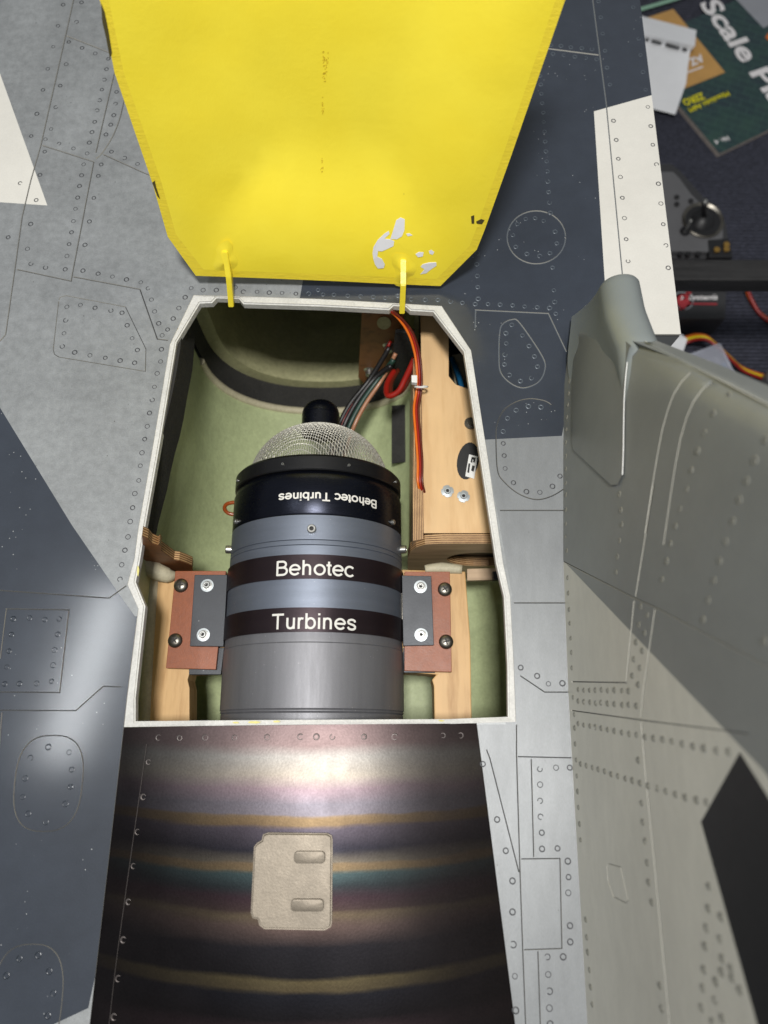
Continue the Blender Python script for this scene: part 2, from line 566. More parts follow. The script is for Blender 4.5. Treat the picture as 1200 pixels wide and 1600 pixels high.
def cdt(outer, holes=(), colour=(), lines=(), grid=None, lw=2.0, extra=()):
    """2-D constrained triangulation. returns verts, [(tri, colour index)]"""
    pts, edges = [], []

    def loop(poly):
        o = len(pts)
        pts.extend([Vector(p) for p in poly])
        edges.extend([(o + i, o + (i + 1) % len(poly)) for i in range(len(poly))])
    loop(outer)
    for h_ in holes:
        loop(h_)
    for c_, _ in colour:
        loop(c_)
    strips = []
    for l in lines:
        wd = lw
        if isinstance(l, tuple) and isinstance(l[0], list):
            l, wd = l
        r = strip_ring(l, wd)
        strips.append(r)
        loop(r)
    if grid:
        x0, y0, x1, y1, s = grid
        y = y0
        while y <= y1:
            x = x0
            while x <= x1:
                pts.append(Vector((x + random.uniform(-.2, .2) * s, y + random.uniform(-.2, .2) * s)))
                x += s
            y += s
    pts.extend([Vector(p) for p in extra])
    vs, es, fs, *_ = delaunay_2d_cdt(pts, edges, [], 0, 1e-4)
    boxes = [(min(p[0] for p in r), min(p[1] for p in r), max(p[0] for p in r), max(p[1] for p in r), r) for r in strips]
    out = []
    for f in fs:
        c = ((vs[f[0]].x + vs[f[1]].x + vs[f[2]].x) / 3, (vs[f[0]].y + vs[f[1]].y + vs[f[2]].y) / 3)
        if not in_poly(c, outer) or any(in_poly(c, h_) for h_ in holes):
            continue
        if any(b[0] <= c[0] <= b[2] and b[1] <= c[1] <= b[3] and in_poly(c, b[4]) for b in boxes):
            continue
        ci = 0
        for poly, k in colour:
            if in_poly(c, poly):
                ci = k
        out.append((tuple(f), ci))
    return vs, out


def components(tris):
    par = {}

    def find(a):
        while par[a] != a:
            par[a] = par[par[a]]
            a = par[a]
        return a
    for f, _ in tris:
        for i in f:
            par.setdefault(i, i)
    for f, _ in tris:
        a = find(f[0])
        for i in f[1:]:
            par[find(i)] = a
    g = {}
    for t in tris:
        g.setdefault(find(t[0][0]), []).append(t)
    return sorted(g.values(), key=lambda t: -len(t))


def up_fix(verts, tri, nrm=Vector((0, 0, 1))):
    a, b, c = (Vector(verts[i]) for i in tri)
    return tri if (b - a).cross(c - a).dot(nrm) >= 0 else (tri[0], tri[2], tri[1])


def panel_objs(name, vs, tris, mapf, mats, parent, nrm, thick=0.0008):
    """one object per connected piece, with a small turned-down edge"""
    res = []
    for comp in components(tris):
        idx, V, F, MI = {}, [], [], []
        for f, ci in comp:
            t = []
            for i in f:
                if i not in idx:
                    idx[i] = len(V)
                    V.append(mapf(vs[i].x, vs[i].y))
                t.append(idx[i])
            F.append(up_fix(V, tuple(t), nrm))
            MI.append(ci)
        cnt = {}
        for f in F:
            for a, b in ((f[0], f[1]), (f[1], f[2]), (f[2], f[0])):
                cnt[(a, b)] = 1
        low = {}
        for (a, b) in list(cnt):
            if (b, a) not in cnt:
                for i in (a, b):
                    if i not in low:
                        low[i] = len(V)
                        V.append(V[i] - nrm * thick)
                F.append((b, a, low[a], low[b]))
                MI.append(MI[0])
        o_ = obj(name, V, F, mats, parent, MI)
        smooth_sharp(o_, 40)
        res.append(o_)
    return res


def prism(poly3, down, name, mats, parent, sm=False, mi_side=0, bevel=0.0):
    """polygon (list of 3-D points) extruded by vector down"""
    n = len(poly3)
    a = [Vector(p) for p in poly3]
    d = Vector(down)
    nr = Vector((0, 0, 0))
    for i in range(n):
        nr += a[i].cross(a[(i + 1) % n])
    if nr.dot(d) > 0:
        a.reverse()
    V = a + [p + d for p in a]
    F = [tuple(range(n)), tuple(reversed(range(n, 2 * n)))] + [(i, i + n, (i + 1) % n + n, (i + 1) % n) for i in range(n)]
    me = bpy.data.meshes.new(name)
    me.from_pydata([tuple(v) for v in V], [], F)
    for mm in (mats if isinstance(mats, (list, tuple)) else [mats]):
        me.materials.append(M[mm])
    me.polygons.foreach_set('material_index', [0, 0] + [mi_side] * n)
    if bevel:
        bm = bmesh.new()
        bm.from_mesh(me)
        bmesh.ops.bevel(bm, geom=list(bm.edges), offset=bevel, segments=2, affect='EDGES', profile=0.6)
        bm.to_mesh(me)
        bm.free()
    me.update()
    return obj_me(name, me, parent)


def tube(pts, r, n=8, sub=6, cap=True):
    """catmull-rom tube; r may be a list"""
    P_ = [Vector(p) for p in pts]
    rr = r if isinstance(r, (list, tuple)) else [r] * len(P_)
    if sub > 1 and len(P_) > 2:
        Q, RR = [], []
        for i in range(len(P_) - 1):
            p0, p1, p2, p3 = P_[max(0, i - 1)], P_[i], P_[i + 1], P_[min(len(P_) - 1, i + 2)]
            for k in range(sub):
                t = k / sub
                Q.append(0.5 * ((2 * p1) + (p2 - p0) * t + (2 * p0 - 5 * p1 + 4 * p2 - p3) * t * t + (3 * p1 - p0 - 3 * p2 + p3) * t ** 3))
                RR.append(lerp(rr[i], rr[i + 1], t))
        Q.append(P_[-1])
        RR.append(rr[-1])
        P_, rr = Q, RR
    V, F = [], []
    up = Vector((0.13, 0.21, 0.97)).normalized()
    for i, p in enumerate(P_):
        d = (P_[min(i + 1, len(P_) - 1)] - P_[max(i - 1, 0)]).normalized()
        s = d.cross(up)
        if s.length < 1e-3:
            s = d.cross(Vector((1, 0, 0)))
        s.normalize()
        t = s.cross(d)
        for k in range(n):
            a = 2 * math.pi * k / n
            V.append(p + (s * math.cos(a) + t * math.sin(a)) * rr[i])
    for i in range(len(P_) - 1):
        for k in range(n):
            F.append((i * n + k, i * n + (k + 1) % n, (i + 1) * n + (k + 1) % n, (i + 1) * n + k))
    if cap:
        F.append(tuple(reversed(range(n))))
        F.append(tuple(range((len(P_) - 1) * n, len(P_) * n)))
    return V, F


def lathe(prof, centre, axis='Y', n=64):
    """prof: list of (along, radius)"""
    V, F = [], []
    c = Vector(centre)
    for a, r in prof:
        for k in range(n):
            t = 2 * math.pi * k / n
            if axis == 'Y':
                V.append(Vector((c.x + r * math.sin(t), a, c.z + r * math.cos(t))))
            else:
                V.append(Vector((c.x + r * math.cos(t), c.y + r * math.sin(t), a)))
    for i in range(len(prof) - 1):
        for k in range(n):
            q = (i * n + k, i * n + (k + 1) % n, (i + 1) * n + (k + 1) % n, (i + 1) * n + k)
            F.append(q)
    return V, F


def lathe_obj(name, prof, centre, mat, parent, axis='Y', n=64, sm=True, angle=30):
    V, F = lathe(prof, centre, axis, n)
    F.append(tuple(range(n)))
    F.append(tuple(range((len(prof) - 1) * n, len(prof) * n)))
    o = obj(name, V, F, mat, parent)
    me = o.data
    bm = bmesh.new()
    bm.from_mesh(me)
    bmesh.ops.recalc_face_normals(bm, faces=bm.faces)
    for e in bm.edges:
        if len(e.link_faces) == 2 and e.calc_face_angle(0) > math.radians(angle):
            e.smooth = False
    for f in bm.faces:
        f.smooth = sm
    bm.to_mesh(me)
    bm.free()
    return o


def smooth_sharp(o, angle=35):
    bm = bmesh.new()
    bm.from_mesh(o.data)
    bmesh.ops.recalc_face_normals(bm, faces=bm.faces)
    for e in bm.edges:
        e.smooth = not (len(e.link_faces) != 2 or e.calc_face_angle(0) > math.radians(angle))
    for f in bm.faces:
        f.smooth = True
    bm.to_mesh(o.data)
    bm.free()
    return o


def text_obj(s, mat, name, parent, mapf, width=None, height=None, bold=0.0, shear=0.0, depth=0.0):
    cu = bpy.data.curves.new('t', 'FONT')
    cu.body = s
    cu.size = 1
    cu.offset = bold
    cu.shear = shear
    cu.resolution_u = 3
    t = bpy.data.objects.new('t', cu)
    COL.objects.link(t)
    bpy.context.view_layer.update()
    me = bpy.data.meshes.new_from_object(t.evaluated_get(bpy.context.evaluated_depsgraph_get()))
    bpy.data.objects.remove(t, do_unlink=True)
    xs = [v.co.x for v in me.vertices]
    ys = [v.co.y for v in me.vertices]
    x0, x1, y0, y1 = min(xs), max(xs), min(ys), max(ys)
    kx = width / (x1 - x0)
    ky = kx if height is None else height / (y1 - y0)
    for v in me.vertices:
        v.co = mapf((v.co.x - (x0 + x1) / 2) * kx, (v.co.y - (y0 + y1) / 2) * ky)
    me.materials.clear()
    me.materials.append(M[mat])
    me.name = name
    return obj_me(name, me, parent)


# ------------------------------------------------------------------ floor
FLOOR = -0.40
fl = obj('floor', [(-2.5, -2.5, FLOOR), (2.5, -2.5, FLOOR), (2.5, 3.5, FLOOR), (-2.5, 3.5, FLOOR)], [(0, 1, 2, 3)], 'carpet')
tag(fl, kind='structure')

# ------------------------------------------------------------------ the model jet
jet = empty('model_jet', (0, 0.1, -0.19), 'large grey and blue camouflaged model jet fuselage with open engine bay and upright tail fin', 'model aircraft')

OPEN_OUT = [(302.5, 461), (400, 463.5), (500, 467), (600, 472.5), (690, 478), (736, 547.5), (762, 715), (786, 880), (797, 932), (803, 1040), (806, 1128),
            (700, 1131), (480, 1132), (320, 1134), (193, 1136), (198, 1090), (216, 951), (199, 913), (210, 872), (216, 826), (240, 690), (265.5, 537.5)]
OPEN_IN = [(312, 476), (331, 475), (338, 466), (373, 467), (380, 477), (500, 480.5), (608, 486), (615, 478), (634, 479.5), (641, 487), (677, 489),
           (723, 550), (748, 715), (773, 880), (785.5, 932), (791, 1040), (794, 1118), (700, 1122), (480, 1123), (320, 1124), (211, 1125), (214, 1090), (229, 946),
           (214, 910), (220, 876), (228, 826), (252, 690), (277, 535)]
def _toward(p, poly, k):
    best, bd = None, 1e9
    for a, b in zip(poly, poly[1:] + poly[:1]):
        A, B, Q = Vector(a), Vector(b), Vector(p)
        t = max(0, min(1, (Q - A).dot(B - A) / (B - A).length_squared))
        c_ = A + (B - A) * t
        if (c_ - Q).length < bd:
            best, bd = c_, (c_ - Q).length
    q = lerp(Vector(p), best, k)
    return (q.x, q.y)


OPEN_IN = [_toward(p, OPEN_OUT, 0.18) for p in OPEN_IN]
COWL_L = [(193, 1138), (140, 1600), (90, 2020)]
COWL_R = [(745, 1131.5), (805, 1600), (858, 2020)]
DECK = [(-420, -420), (949, -420), (1000, 0), (1064, 522), (978, 522), (935, 560), (915, 700), (912, 870), (922, 1100), (937, 1330), (953, 1600), (970, 2020),
        (858, 2021), (805, 1600), (745.3, 1130.6), (806.3, 1128.6), (806.2, 1128)] 
DECK = [(-420, -420), (949, -420), (1000, 0), (1064, 522), (978, 522), (935, 560), (915, 700), (912, 870), (922, 1100), (937, 1330), (953, 1600), (970, 2020),
        (-420, 2020)]
cowl_hole = [(193.2, 1135.9), (320, 1133.9), (480, 1131.9), (700, 1130.9), (745, 1130), (805, 1600), (858.5, 2030), (89, 2030), (140, 1600)]
blue_l = [(-420, -10), (0, 637), (112, 820), (184, 925), (211, 963), (230, 963), (230, 1150), (138, 1575), (85, 1600), (-420, 1790)]
blue_tr = [(466, 480), (473, 440), (520, 200), (560, -430), (960, -430), (1030, -10), (1080, 600), (900, 560), (878, 681), (757, 687), (700, 600), (600, 500)]
white_l = [(-420, -900), (0, 115), (74, 321), (0, 316), (-420, 290)]
white_r = [(928, 174), (1017, 149), (1100, 148), (1100, 540), (950, 540), (945, 440)]
strip_r = [(757, 687), (878, 681), (930, 690), (990, 2030), (870, 2030), (805, 1600), (745, 1132), (790, 1132), (800, 930)]


def ell(cx, cy, rx, ry, n=26, ex=2.0, shear=0.0):
    r = []
    for k in range(n + 1):
        a = 2 * math.pi * k / n
        c, s = math.cos(a), math.sin(a)
        x = math.copysign(abs(c) ** (2 / ex), c) * rx
        y = math.copysign(abs(s) ** (2 / ex), s) * ry
        r.append((cx + x + shear * y, cy + y))
    return r


def crm(pts, closed=False, sub=5):
    n = len(pts)
    Q = [Vector(p) for p in pts]
    out = []
    rng = n if closed else n - 1
    for i in range(rng):
        if closed:
            p0, p1, p2, p3 = Q[i - 1], Q[i], Q[(i + 1) % n], Q[(i + 2) % n]
        else:
            p0, p1, p2, p3 = Q[max(0, i - 1)], Q[i], Q[i + 1], Q[min(n - 1, i + 2)]
        for k in range(sub):
            t = k / sub
            v = 0.5 * ((2 * p1) + (p2 - p0) * t + (2 * p0 - 5 * p1 + 4 * p2 - p3) * t * t + (3 * p1 - p0 - 3 * p2 + p3) * t ** 3)
            out.append((v.x, v.y))
    if not closed:
        out.append(tuple(pts[-1]))
    return out


def ring_line(pts):
    '''closed line: stop a hair short of the start so that the groove keeps a bridge'''
    a, b = Vector(pts[-1]), Vector(pts[0])
    e = lerp(a, b, max(0.0, 1 - 1.5 / max(1.5, (b - a).length)))
    return list(pts) + [(e.x, e.y)]


sA, sG = 0.26667, 0.38333
deck_lines = []
deck_lines += [Z(0, 0, sA, l) for l in (
    [(438, -30), (385, 208), (240, 850), (180, 1060), (130, 1270), (88, 1575), (33, 1960), (-10, 2010)],
    [(392, 211), (625, 302), (760, 350)], [(248, 852), (550, 948), (430, 1575), (417, 1647), (100, 1579)],
    [(690, 350), (665, 450), (562, 895)], crm([(740, 540), (720, 620), (700, 700), (660, 800), (600, 895), (562, 930)]),
    [(604, 904), (855, 1018), (960, 1055)])]
deck_lines += [Z(0, 400, sA, l) for l in (
    [(430, 122), (820, 195), (922, 487), (985, 494)],)]
deck_lines += [(Z(0, 400, sA, [(345, 258), (352, 242), (385, 232), (735, 298), (855, 545), (852, 676), (345, 592), (318, 575), (312, 545), (344, 265)]), 1.2)]
deck_lines += [Z(0, 800, sA, l) for l in (
    [(-300, 440), (0, 460), (640, 505), (740, 432)], [(-20, 1055), (350, 1058), (405, 574), (38, 568), (2, 860)],
    [(-300, 1160), (0, 1162), (445, 1164), (605, 1022), (712, 1025)], [(12, 1175), (-5, 1400)])]
deck_lines += [ring_line(ell(76, 1224, 53, 75, 40, 2.7, -0.1)[:-1]), ring_line(ell(42, 1566, 55, 91, 40, 2.7, -0.1)[:-1])]
deck_lines += [Z(460, 1100, 0.31667, l) for l in ([(948, 225), (965, 270), (1108, 830)],)]
deck_lines += [Z(740, 1050, sG, l) for l in (
    [(180, 345), (400, 350)], [(175, 215), (175, 340), (190, 840), (200, 1127), (212, 1435), (222, 1900)], [(235, 356), (245, 755)],
    [(194, 762), (352, 760), (360, 1127), (206, 1132)], [(262, 1138), (272, 1435), (280, 1900)], [(190, 15), (290, 82), (420, 82)])]
deck_lines += [Z(700, 0, 0.3, l) for l in (
    [(748, -40), (790, 285), (825, 550), (912, 1470)], [(500, 251), (784, 287)])]
deck_lines += [ring_line(ell(838, 371, 45.6, 41.4, 40)[:-1])]
CRV = [ring_line(crm([(322, 330), (340, 268), (400, 238), (450, 262), (590, 470), (603, 560), (560, 632), (470, 665), (390, 635), (330, 570), (318, 480)], True)),
       crm([(645, 770), (600, 745), (510, 733), (420, 755), (345, 810), (305, 900), (300, 1000), (310, 1180), (350, 1250), (440, 1325), (550, 1362), (650, 1340), (740, 1285)])]
deck_lines += [Z(700, 440, 0.25, l) for l in (
    [(170, 290), (172, 178), (627, 200), (740, 440)],
    CRV[0], CRV[1],
    [(325, 1430), (735, 1430)])]
_unused = [Z(700, 440, 0.25, l) for l in (
    [(325, 300), (345, 262), (400, 238), (450, 258), (595, 480), (603, 560), (560, 630), (470, 665), (390, 635), (330, 570), (319, 530), (324, 310)],
    [(645, 770), (600, 745), (510, 733), (420, 755), (345, 810), (305, 900), (300, 1000), (310, 1180), (350, 1250), (440, 1325), (550, 1362), (650, 1340), (740, 1285)],
    [(325, 1430), (735, 1430)])]
deck_lines += [Z(740, 760, sG, [(165, 475), (390, 475)])]

DK = ['grey', 'blue', 'white', 'grey_strip']
vs_, tr_ = cdt(DECK, [OPEN_OUT, cowl_hole], [(blue_l, 1), (white_l, 2), (strip_r, 3), (blue_tr, 1), (white_r, 2)], deck_lines, (-400, -400, 1000, 2000, 45), 1.9)

# hull: closed body under the skin
hull_o = [D(x, y, -0.0025) for x, y in DECK]
hv, hf = [], []
n = len(hull_o)
for p in hull_o:
    hv.append(p)
for p in hull_o:
    hv.append(Vector((p.x * 0.97, p.y, -0.03 if False else -0.10)))
for p in hull_o:
    hv.append(Vector((p.x * 0.55, p.y, -0.19)))
for k in range(2):
    for i in range(n):
        j = (i + 1) % n
        hf.append((k * n + i, k * n + j, (k + 1) * n + j, (k + 1) * n + i))
hf.append(tuple(range(2 * n, 3 * n)))
hull = obj('fuselage', hv, hf, ['hull'], jet)
panel_objs('skin_panel', vs_, tr_, lambda x, y: D(x, y), DK, hull, Vector((0, 0, 1)), 0.0016)

for l in deck_lines:
    if isinstance(l, tuple):
        l = l[0]
    L, R = strip_polys(l, 4.5)
    V = [D(p.x, p.y, -0.0009) for p in L] + [D(p.x, p.y, -0.0009) for p in R]
    n = len(L)
    mx, my = l[len(l) // 2]
    dark = in_poly((mx, my), blue_tr) and not in_poly((mx, my), white_r)
    obj('panel_line', V, [up_fix(V, (i, i + 1, n + i + 1, n + i)[:3]) and (i, n + i, n + i + 1, i + 1) for i in range(n - 1)], 'groove_b' if dark else 'groove_d', hull)

# ---- heat-tinted cowling behind the bay
cl0, cl1 = P(*COWL_L[0]), P(*COWL_L[2])
cr0, cr1 = P(*COWL_R[0]), P(*COWL_R[2])
YF, YR = 0.5 * (cl0.y + cr0.y), cl1.y


def cowl_edges(y):
    t = (y - YF) / (YR - YF)
    return lerp(cl0.x, cl1.x, t), lerp(cr0.x, cr1.x, t)


def cowl_z(x, y):
    a, b = cowl_edges(y)
    s = max(-1, min(1, (2 * x - a - b) / (b - a)))
    A = 0.015 + 0.002 * smooth(-0.01, 0.05, YF - y)
    return A * (1 - abs(s) ** 2.2) - 0.0006


def CW(px, py, up=0.0):
    p = P(px, py, 0)
    for _ in range(6):
        p = P(px, py, cowl_z(p.x, p.y))
    p.z += up
    return p


NU, NV = 48, 60
V, F, UV = [], [], []
for j in range(NV + 1):
    for i in range(NU + 1):
        u = i / NU
        y = lerp(lerp(cl0.y, cr0.y, u) + 0.0004, YR, j / NV)
        a, b = cowl_edges(y)
        x = lerp(a, b, u)
        V.append(Vector((x, y, cowl_z(x, y))))
        # band coordinate: distance aft, swept so that the oxide rings bow towards the tail
        s = 2 * u - 1
        r = 1130 + (YF - y) / (YF - P(600, 1600).y) * 470
        UV.append((u, (r + (26 * s * s) * (0.3 + 0.7 * smooth(1150, 1500, r)) - 2) / 870 - 1130 / 870))
for j in range(NV):
    for i in range(NU):
        a = j * (NU + 1) + i
        F.append((a, a + NU + 1, a + NU + 2, a + 1))
for i in range(NU + 1):
    V.append(V[i] + Vector((0, 0, -0.006)))
    UV.append(UV[i])
base = (NV + 1) * (NU + 1)
for i in range(NU):
    F.append((i, i + 1, base + i + 1, base + i))
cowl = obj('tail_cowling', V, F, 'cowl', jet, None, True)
uvl = cowl.data.uv_layers.new(name='UVMap')
for lp in cowl.data.loops:
    uvl.data[lp.index].uv = UV[lp.vertex_index]
smooth_sharp(cowl, 50)

# seam along the left edge of the cowling
sl = [CW(*p, 0.00015) for p in Z(140, 1100, 0.3125, [(285, 200), (258, 400), (215, 700), (165, 1060), (130, 1320), (98, 1600), (60, 1900)])]
Vt, Ft = tube(sl, 0.00018, 5, 3)
obj('seam', Vt, Ft, 'rivet_c', cowl)

# embossed vent plate with two ridges
def rounded_px(x0, y0, x1, y1, r, n=4):
    q = []
    for cx, cy, a0 in ((x1 - r, y0 + r, -90), (x1 - r, y1 - r, 0), (x0 + r, y1 - r, 90), (x0 + r, y0 + r, 180)):
        for k in range(n + 1):
            a = math.radians(a0 + 90 * k / n)
            q.append((cx + r * math.cos(a), cy + r * math.sin(a)))
    return q


def cowl_slab(name, pxs, h_, mat, parent, bev=0.0006):
    top = [CW(x, y) for x, y in pxs]
    top = [p + Vector((0, 0, h_)) for p in top]
    o = prism(top, (0, 0, -h_ - 0.003), name, mat, parent)
    bm = bmesh.new()
    bm.from_mesh(o.data)
    es = [e for e in bm.edges if len(e.link_faces) == 2 and min(v.co.z for v in e.verts) > min(t.z for t in top) - 0.0005 and any(len(f.verts) > 5 for f in e.link_faces)]
    bmesh.ops.bevel(bm, geom=es, offset=bev, segments=3, affect='EDGES')
    bm.to_mesh(o.data)
    bm.free()
    return smooth_sharp(o, 40)


vp = cowl_slab('vent_plate', [(520, 1312), (519, 1305), (512, 1301), (420, 1300), (412, 1303), (410, 1312), (403, 1316), (398, 1322), (393, 1425), (396, 1433), (404, 1435),
                              (406, 1444), (414, 1450), (508, 1452), (517, 1447), (519, 1440)], 0.0030, 'plate', cowl, 0.0009)
for (x0, y0, x1, y1) in ((461, 1328, 509, 1347), (456, 1402, 507, 1421)):
    top = [CW(x, y) + Vector((0, 0, 0.0048)) for x, y in rounded_px(x0, y0, x1, y1, 6)]
    o = prism(top, (0, 0, -0.004), 'ridge', 'plate', vp, bevel=0.0004)
    smooth_sharp(o, 40)

# ---- rim of the opening
vs_, tr_ = cdt(OPEN_OUT, [OPEN_IN], [], [])


def near_edge(x, y, poly):
    p = Vector((x, y))
    return min((p - Vector(q)).length for q in poly)


def rim_pt(px, py):
    p = D(px, py, 0.0003)
    k = smooth(YF + 0.045, YF + 0.004, p.y)      # the rear edge is arched like the cowling behind it
    if k > 0:
        for _ in range(4):
            h_ = max(0.0, cowl_z(p.x, min(p.y, YF))) * k
            p = P(px, py, 0.0006 + h_)
    return p


rimV = [rim_pt(v.x, v.y) for v in vs_]
F = [up_fix(rimV, t) for t, _ in tr_]
nv = len(rimV)
cnt = {}
for f in F:
    for a, b in ((f[0], f[1]), (f[1], f[2]), (f[2], f[0])):
        cnt[(a, b)] = 1
low = {}
V = list(rimV)
for (a, b) in list(cnt):
    if (b, a) not in cnt:
        for i in (a, b):
            if i not in low:
                low[i] = len(V)
                V.append(rimV[i] + Vector((0, 0, -0.0055)))
        F.append((b, a, low[a], low[b]))
rim = obj('hatch_rim', V, F, 'rim', jet)
bm = bmesh.new()
bm.from_mesh(rim.data)
sharp = [e for e in bm.edges if len(e.link_faces) == 2 and e.calc_face_angle(0) > 1.0 and all(f.normal.z > -0.5 for f in e.link_faces) and max(f.normal.z for f in e.link_faces) > 0.6]
bmesh.ops.bevel(bm, geom=sharp, offset=0.0009, segments=2, affect='EDGES')
bm.to_mesh(rim.data)
bm.free()

for cx, cy, rx, ry, sd in ((398, 1128.5, 11, 2.4, 3), (368, 1129, 6, 1.6, 5), (432, 1127.5, 8, 1.8, 8), (690, 1126, 5, 1.5, 11), (216, 892, 1.8, 9, 6)):
    rnd = random.Random(sd)
    q = [(cx + rx * rnd.uniform(0.6, 1.1) * math.cos(2 * math.pi * k / 14), cy + ry * rnd.uniform(0.6, 1.1) * math.sin(2 * math.pi * k / 14)) for k in range(14)]
    prism([rim_pt(x, y) + Vector((0, 0, 0.00012)) for x, y in q], (0, 0, -0.0003), 'glue_stain', 'glue', rim)

# ---- rivets -------------------------------------------------------------
def ring_mesh(name, mat, ro=0.00165, ri=0.00085, arc=1.0, hgt=0.00022, n=10):
    V, F = [], []
    m = n if arc < 1 else n
    for k in range(m + (1 if arc < 1 else 0)):
        a = 2 * math.pi * arc * k / n
        for r, z in ((ro, -0.0002), (0.5 * (ro + ri), hgt), (ri, -0.0002)):
            V.append((r * math.cos(a), r * math.sin(a), z))
    cnt = len(V) // 3
    for k in range(cnt if arc == 1.0 else cnt - 1):
        j = (k + 1) % cnt
        for q in range(2):
            F.append((k * 3 + q, j * 3 + q, j * 3 + q + 1, k * 3 + q + 1))
    me = bpy.data.meshes.new(name)
    me.from_pydata(V, [], [tuple(reversed(f)) for f in F])
    me.materials.append(M[mat])
    me.polygons.foreach_set('use_smooth', [True] * len(F))
    me.update()
    return me


RV = {}
for k in ('rivet_d', 'rivet_b', 'rivet_f', 'rivet_c', 'rivet_n'):
    RV[k] = [ring_mesh(k, k, 0.00185, 0.00080, 1.0, 0.00034), ring_mesh(k + '_worn', k, 0.0018, 0.0009, 0.78, 0.00030), ring_mesh(k + '_fine', k, 0.00172, 0.00095, 1.0, 0.00026)]

deck_rivets = []
deck_rivets += Z(0, 0, sA, [(370, 28), (340, 152), (312, 274), (280, 404), (252, 527), (216, 667), (183, 797), (478, 14), (448, 129), (403, 246), (481, 281), (558, 313), (635, 345), (388, 376), (353, 502), (327, 628), (299, 756), (266, 816), (262, 889), (346, 842), (430, 870), (510, 899), (624, 405), (611, 467), (597, 525), (584, 588), (569, 647), (555, 714), (539, 774), (523, 836), (683, 539), (677, 608), (667, 675), (649, 731), (621, 788), (653, 889), (730, 926), (806, 961), (593, 964), (576, 1031), (550, 1160), (524, 1298), (498, 1435), (490, 963), (478, 1027), (466, 1090), (455, 1158), (442, 1224), (430, 1296), (419, 1361), (405, 1431), (392, 1500), (234, 1025), (212, 1172), (180, 1313), (161, 1458), (181, 1546), (267, 1568), (118, 1073), (48, 1390)])
deck_rivets += Z(0, 400, sA, [(382, 78), (486, 86), (575, 104), (659, 121), (741, 138), (825, 154), (867, 190), (887, 256), (906, 325), (930, 395), (950, 465), (392, 298), (471, 287), (557, 304), (650, 320), (715, 333), (385, 377), (375, 453), (365, 530), (438, 565), (527, 582), (617, 597), (704, 613), (789, 626), (745, 406), (774, 482), (805, 551), (1120, 188), (1190, 200), (1085, 242), (1048, 305), (1015, 367), (982, 431), (946, 547), (941, 618), (921, 688), (905, 767), (892, 843), (876, 920), (863, 998), (848, 1073), (832, 1153), (822, 1229), (813, 1315), (790, 1392), (777, 1475), (763, 1556)])
deck_rivets += Z(0, 800, sA, [(750, 146), (732, 224), (713, 309), (703, 394), (77, 626), (173, 621), (263, 630), (346, 627), (67, 718), (338, 716), (52, 815), (320, 808), (40, 908), (311, 897), (28, 1007), (114, 1005), (214, 1004), (302, 992), (283, 1377), (405, 1408), (178, 1441), (421, 1509), (148, 1560)])
deck_rivets += Z(0, 1180, sA, [(178, 18), (148, 138), (133, 245), (165, 343), (268, 391), (383, 286), (413, 185), (422, 85), (113, 1192), (223, 1172), (288, 1267), (312, 1395), (280, 1527), (37, 1292)])
deck_rivets += Z(460, 1100, 0.31667, [(930, 296), (1000, 570), (1043, 724), (1076, 873), (1076, 1026), (1080, 1187), (1088, 1343), (1092, 1512)])
deck_rivets += Z(740, 1050, sG, [(270, 396), (336, 390), (392, 390), (271, 459), (271, 525), (273, 590), (278, 655), (279, 721), (342, 719), (384, 771), (387, 836), (386, 900), (393, 1034), (394, 1100), (301, 1161), (365, 1161), (304, 1233), (310, 1301), (309, 1370), (312, 1435), (259, 16), (305, 48), (362, 46), (192, -18)])
deck_rivets += Z(700, 0, 0.3, [(784, 7), (796, 90), (806, 175), (818, 264), (828, 352), (843, 440), (537, 235), (588, 239), (640, 246), (697, 251), (750, 257), (547, 280), (604, 287), (661, 295), (718, 302), (774, 308), (480, 395), (483, 440), (486, 488), (491, 537), (497, 586), (499, 635), (503, 685), (506, 737), (510, 788), (514, 840), (517, 892), (520, 945), (524, 1000), (529, 1055), (533, 1108), (545, 1393), (405, 1140), (454, 1136), (498, 1150), (558, 1206), (567, 1267), (531, 1318), (478, 1333), (411, 1322), (353, 1285), (338, 1224), (361, 1167), (152, 1320), (150, 1376), (153, 1437), (965, 38), (993, 202), (1003, 286), (1016, 375), (1030, 467), (1041, 557), (1056, 657), (1067, 754), (1086, 856), (1096, 957), (1109, 1060), (1121, 1168), (1135, 1278), (1147, 1395), (862, 629), (876, 729), (887, 827), (898, 922), (908, 1030), (919, 1136), (928, 1246), (938, 1360), (947, 1475)])
deck_rivets += Z(700, 440, 0.25, [(186, 34), (189, 107), (90, 132), (170, 140), (250, 140), (326, 143), (404, 148), (479, 155), (558, 160), (635, 164), (662, 54), (667, 127), (674, 200), (399, 270), (362, 322), (465, 336), (364, 386), (507, 402), (356, 457), (541, 467), (353, 517), (559, 531), (384, 583), (522, 603), (453, 621), (426, 803), (503, 779), (581, 784), (372, 854), (345, 936), (345, 1012), (351, 1088), (357, 1168), (409, 1257), (490, 1313), (574, 1317), (653, 1280), (700, 1216)])
deck_rivets += Z(320, 360, 0.33333, [(54, 280), (143, 267), (181, 288), (245, 288), (302, 292), (362, 293), (427, 297), (486, 296), (531, 279), (554, 300), (605, 301), (670, 306), (731, 309), (790, 312), (846, 316), (906, 306), (968, 323), (1033, 325), (1093, 325), (1152, 333)])
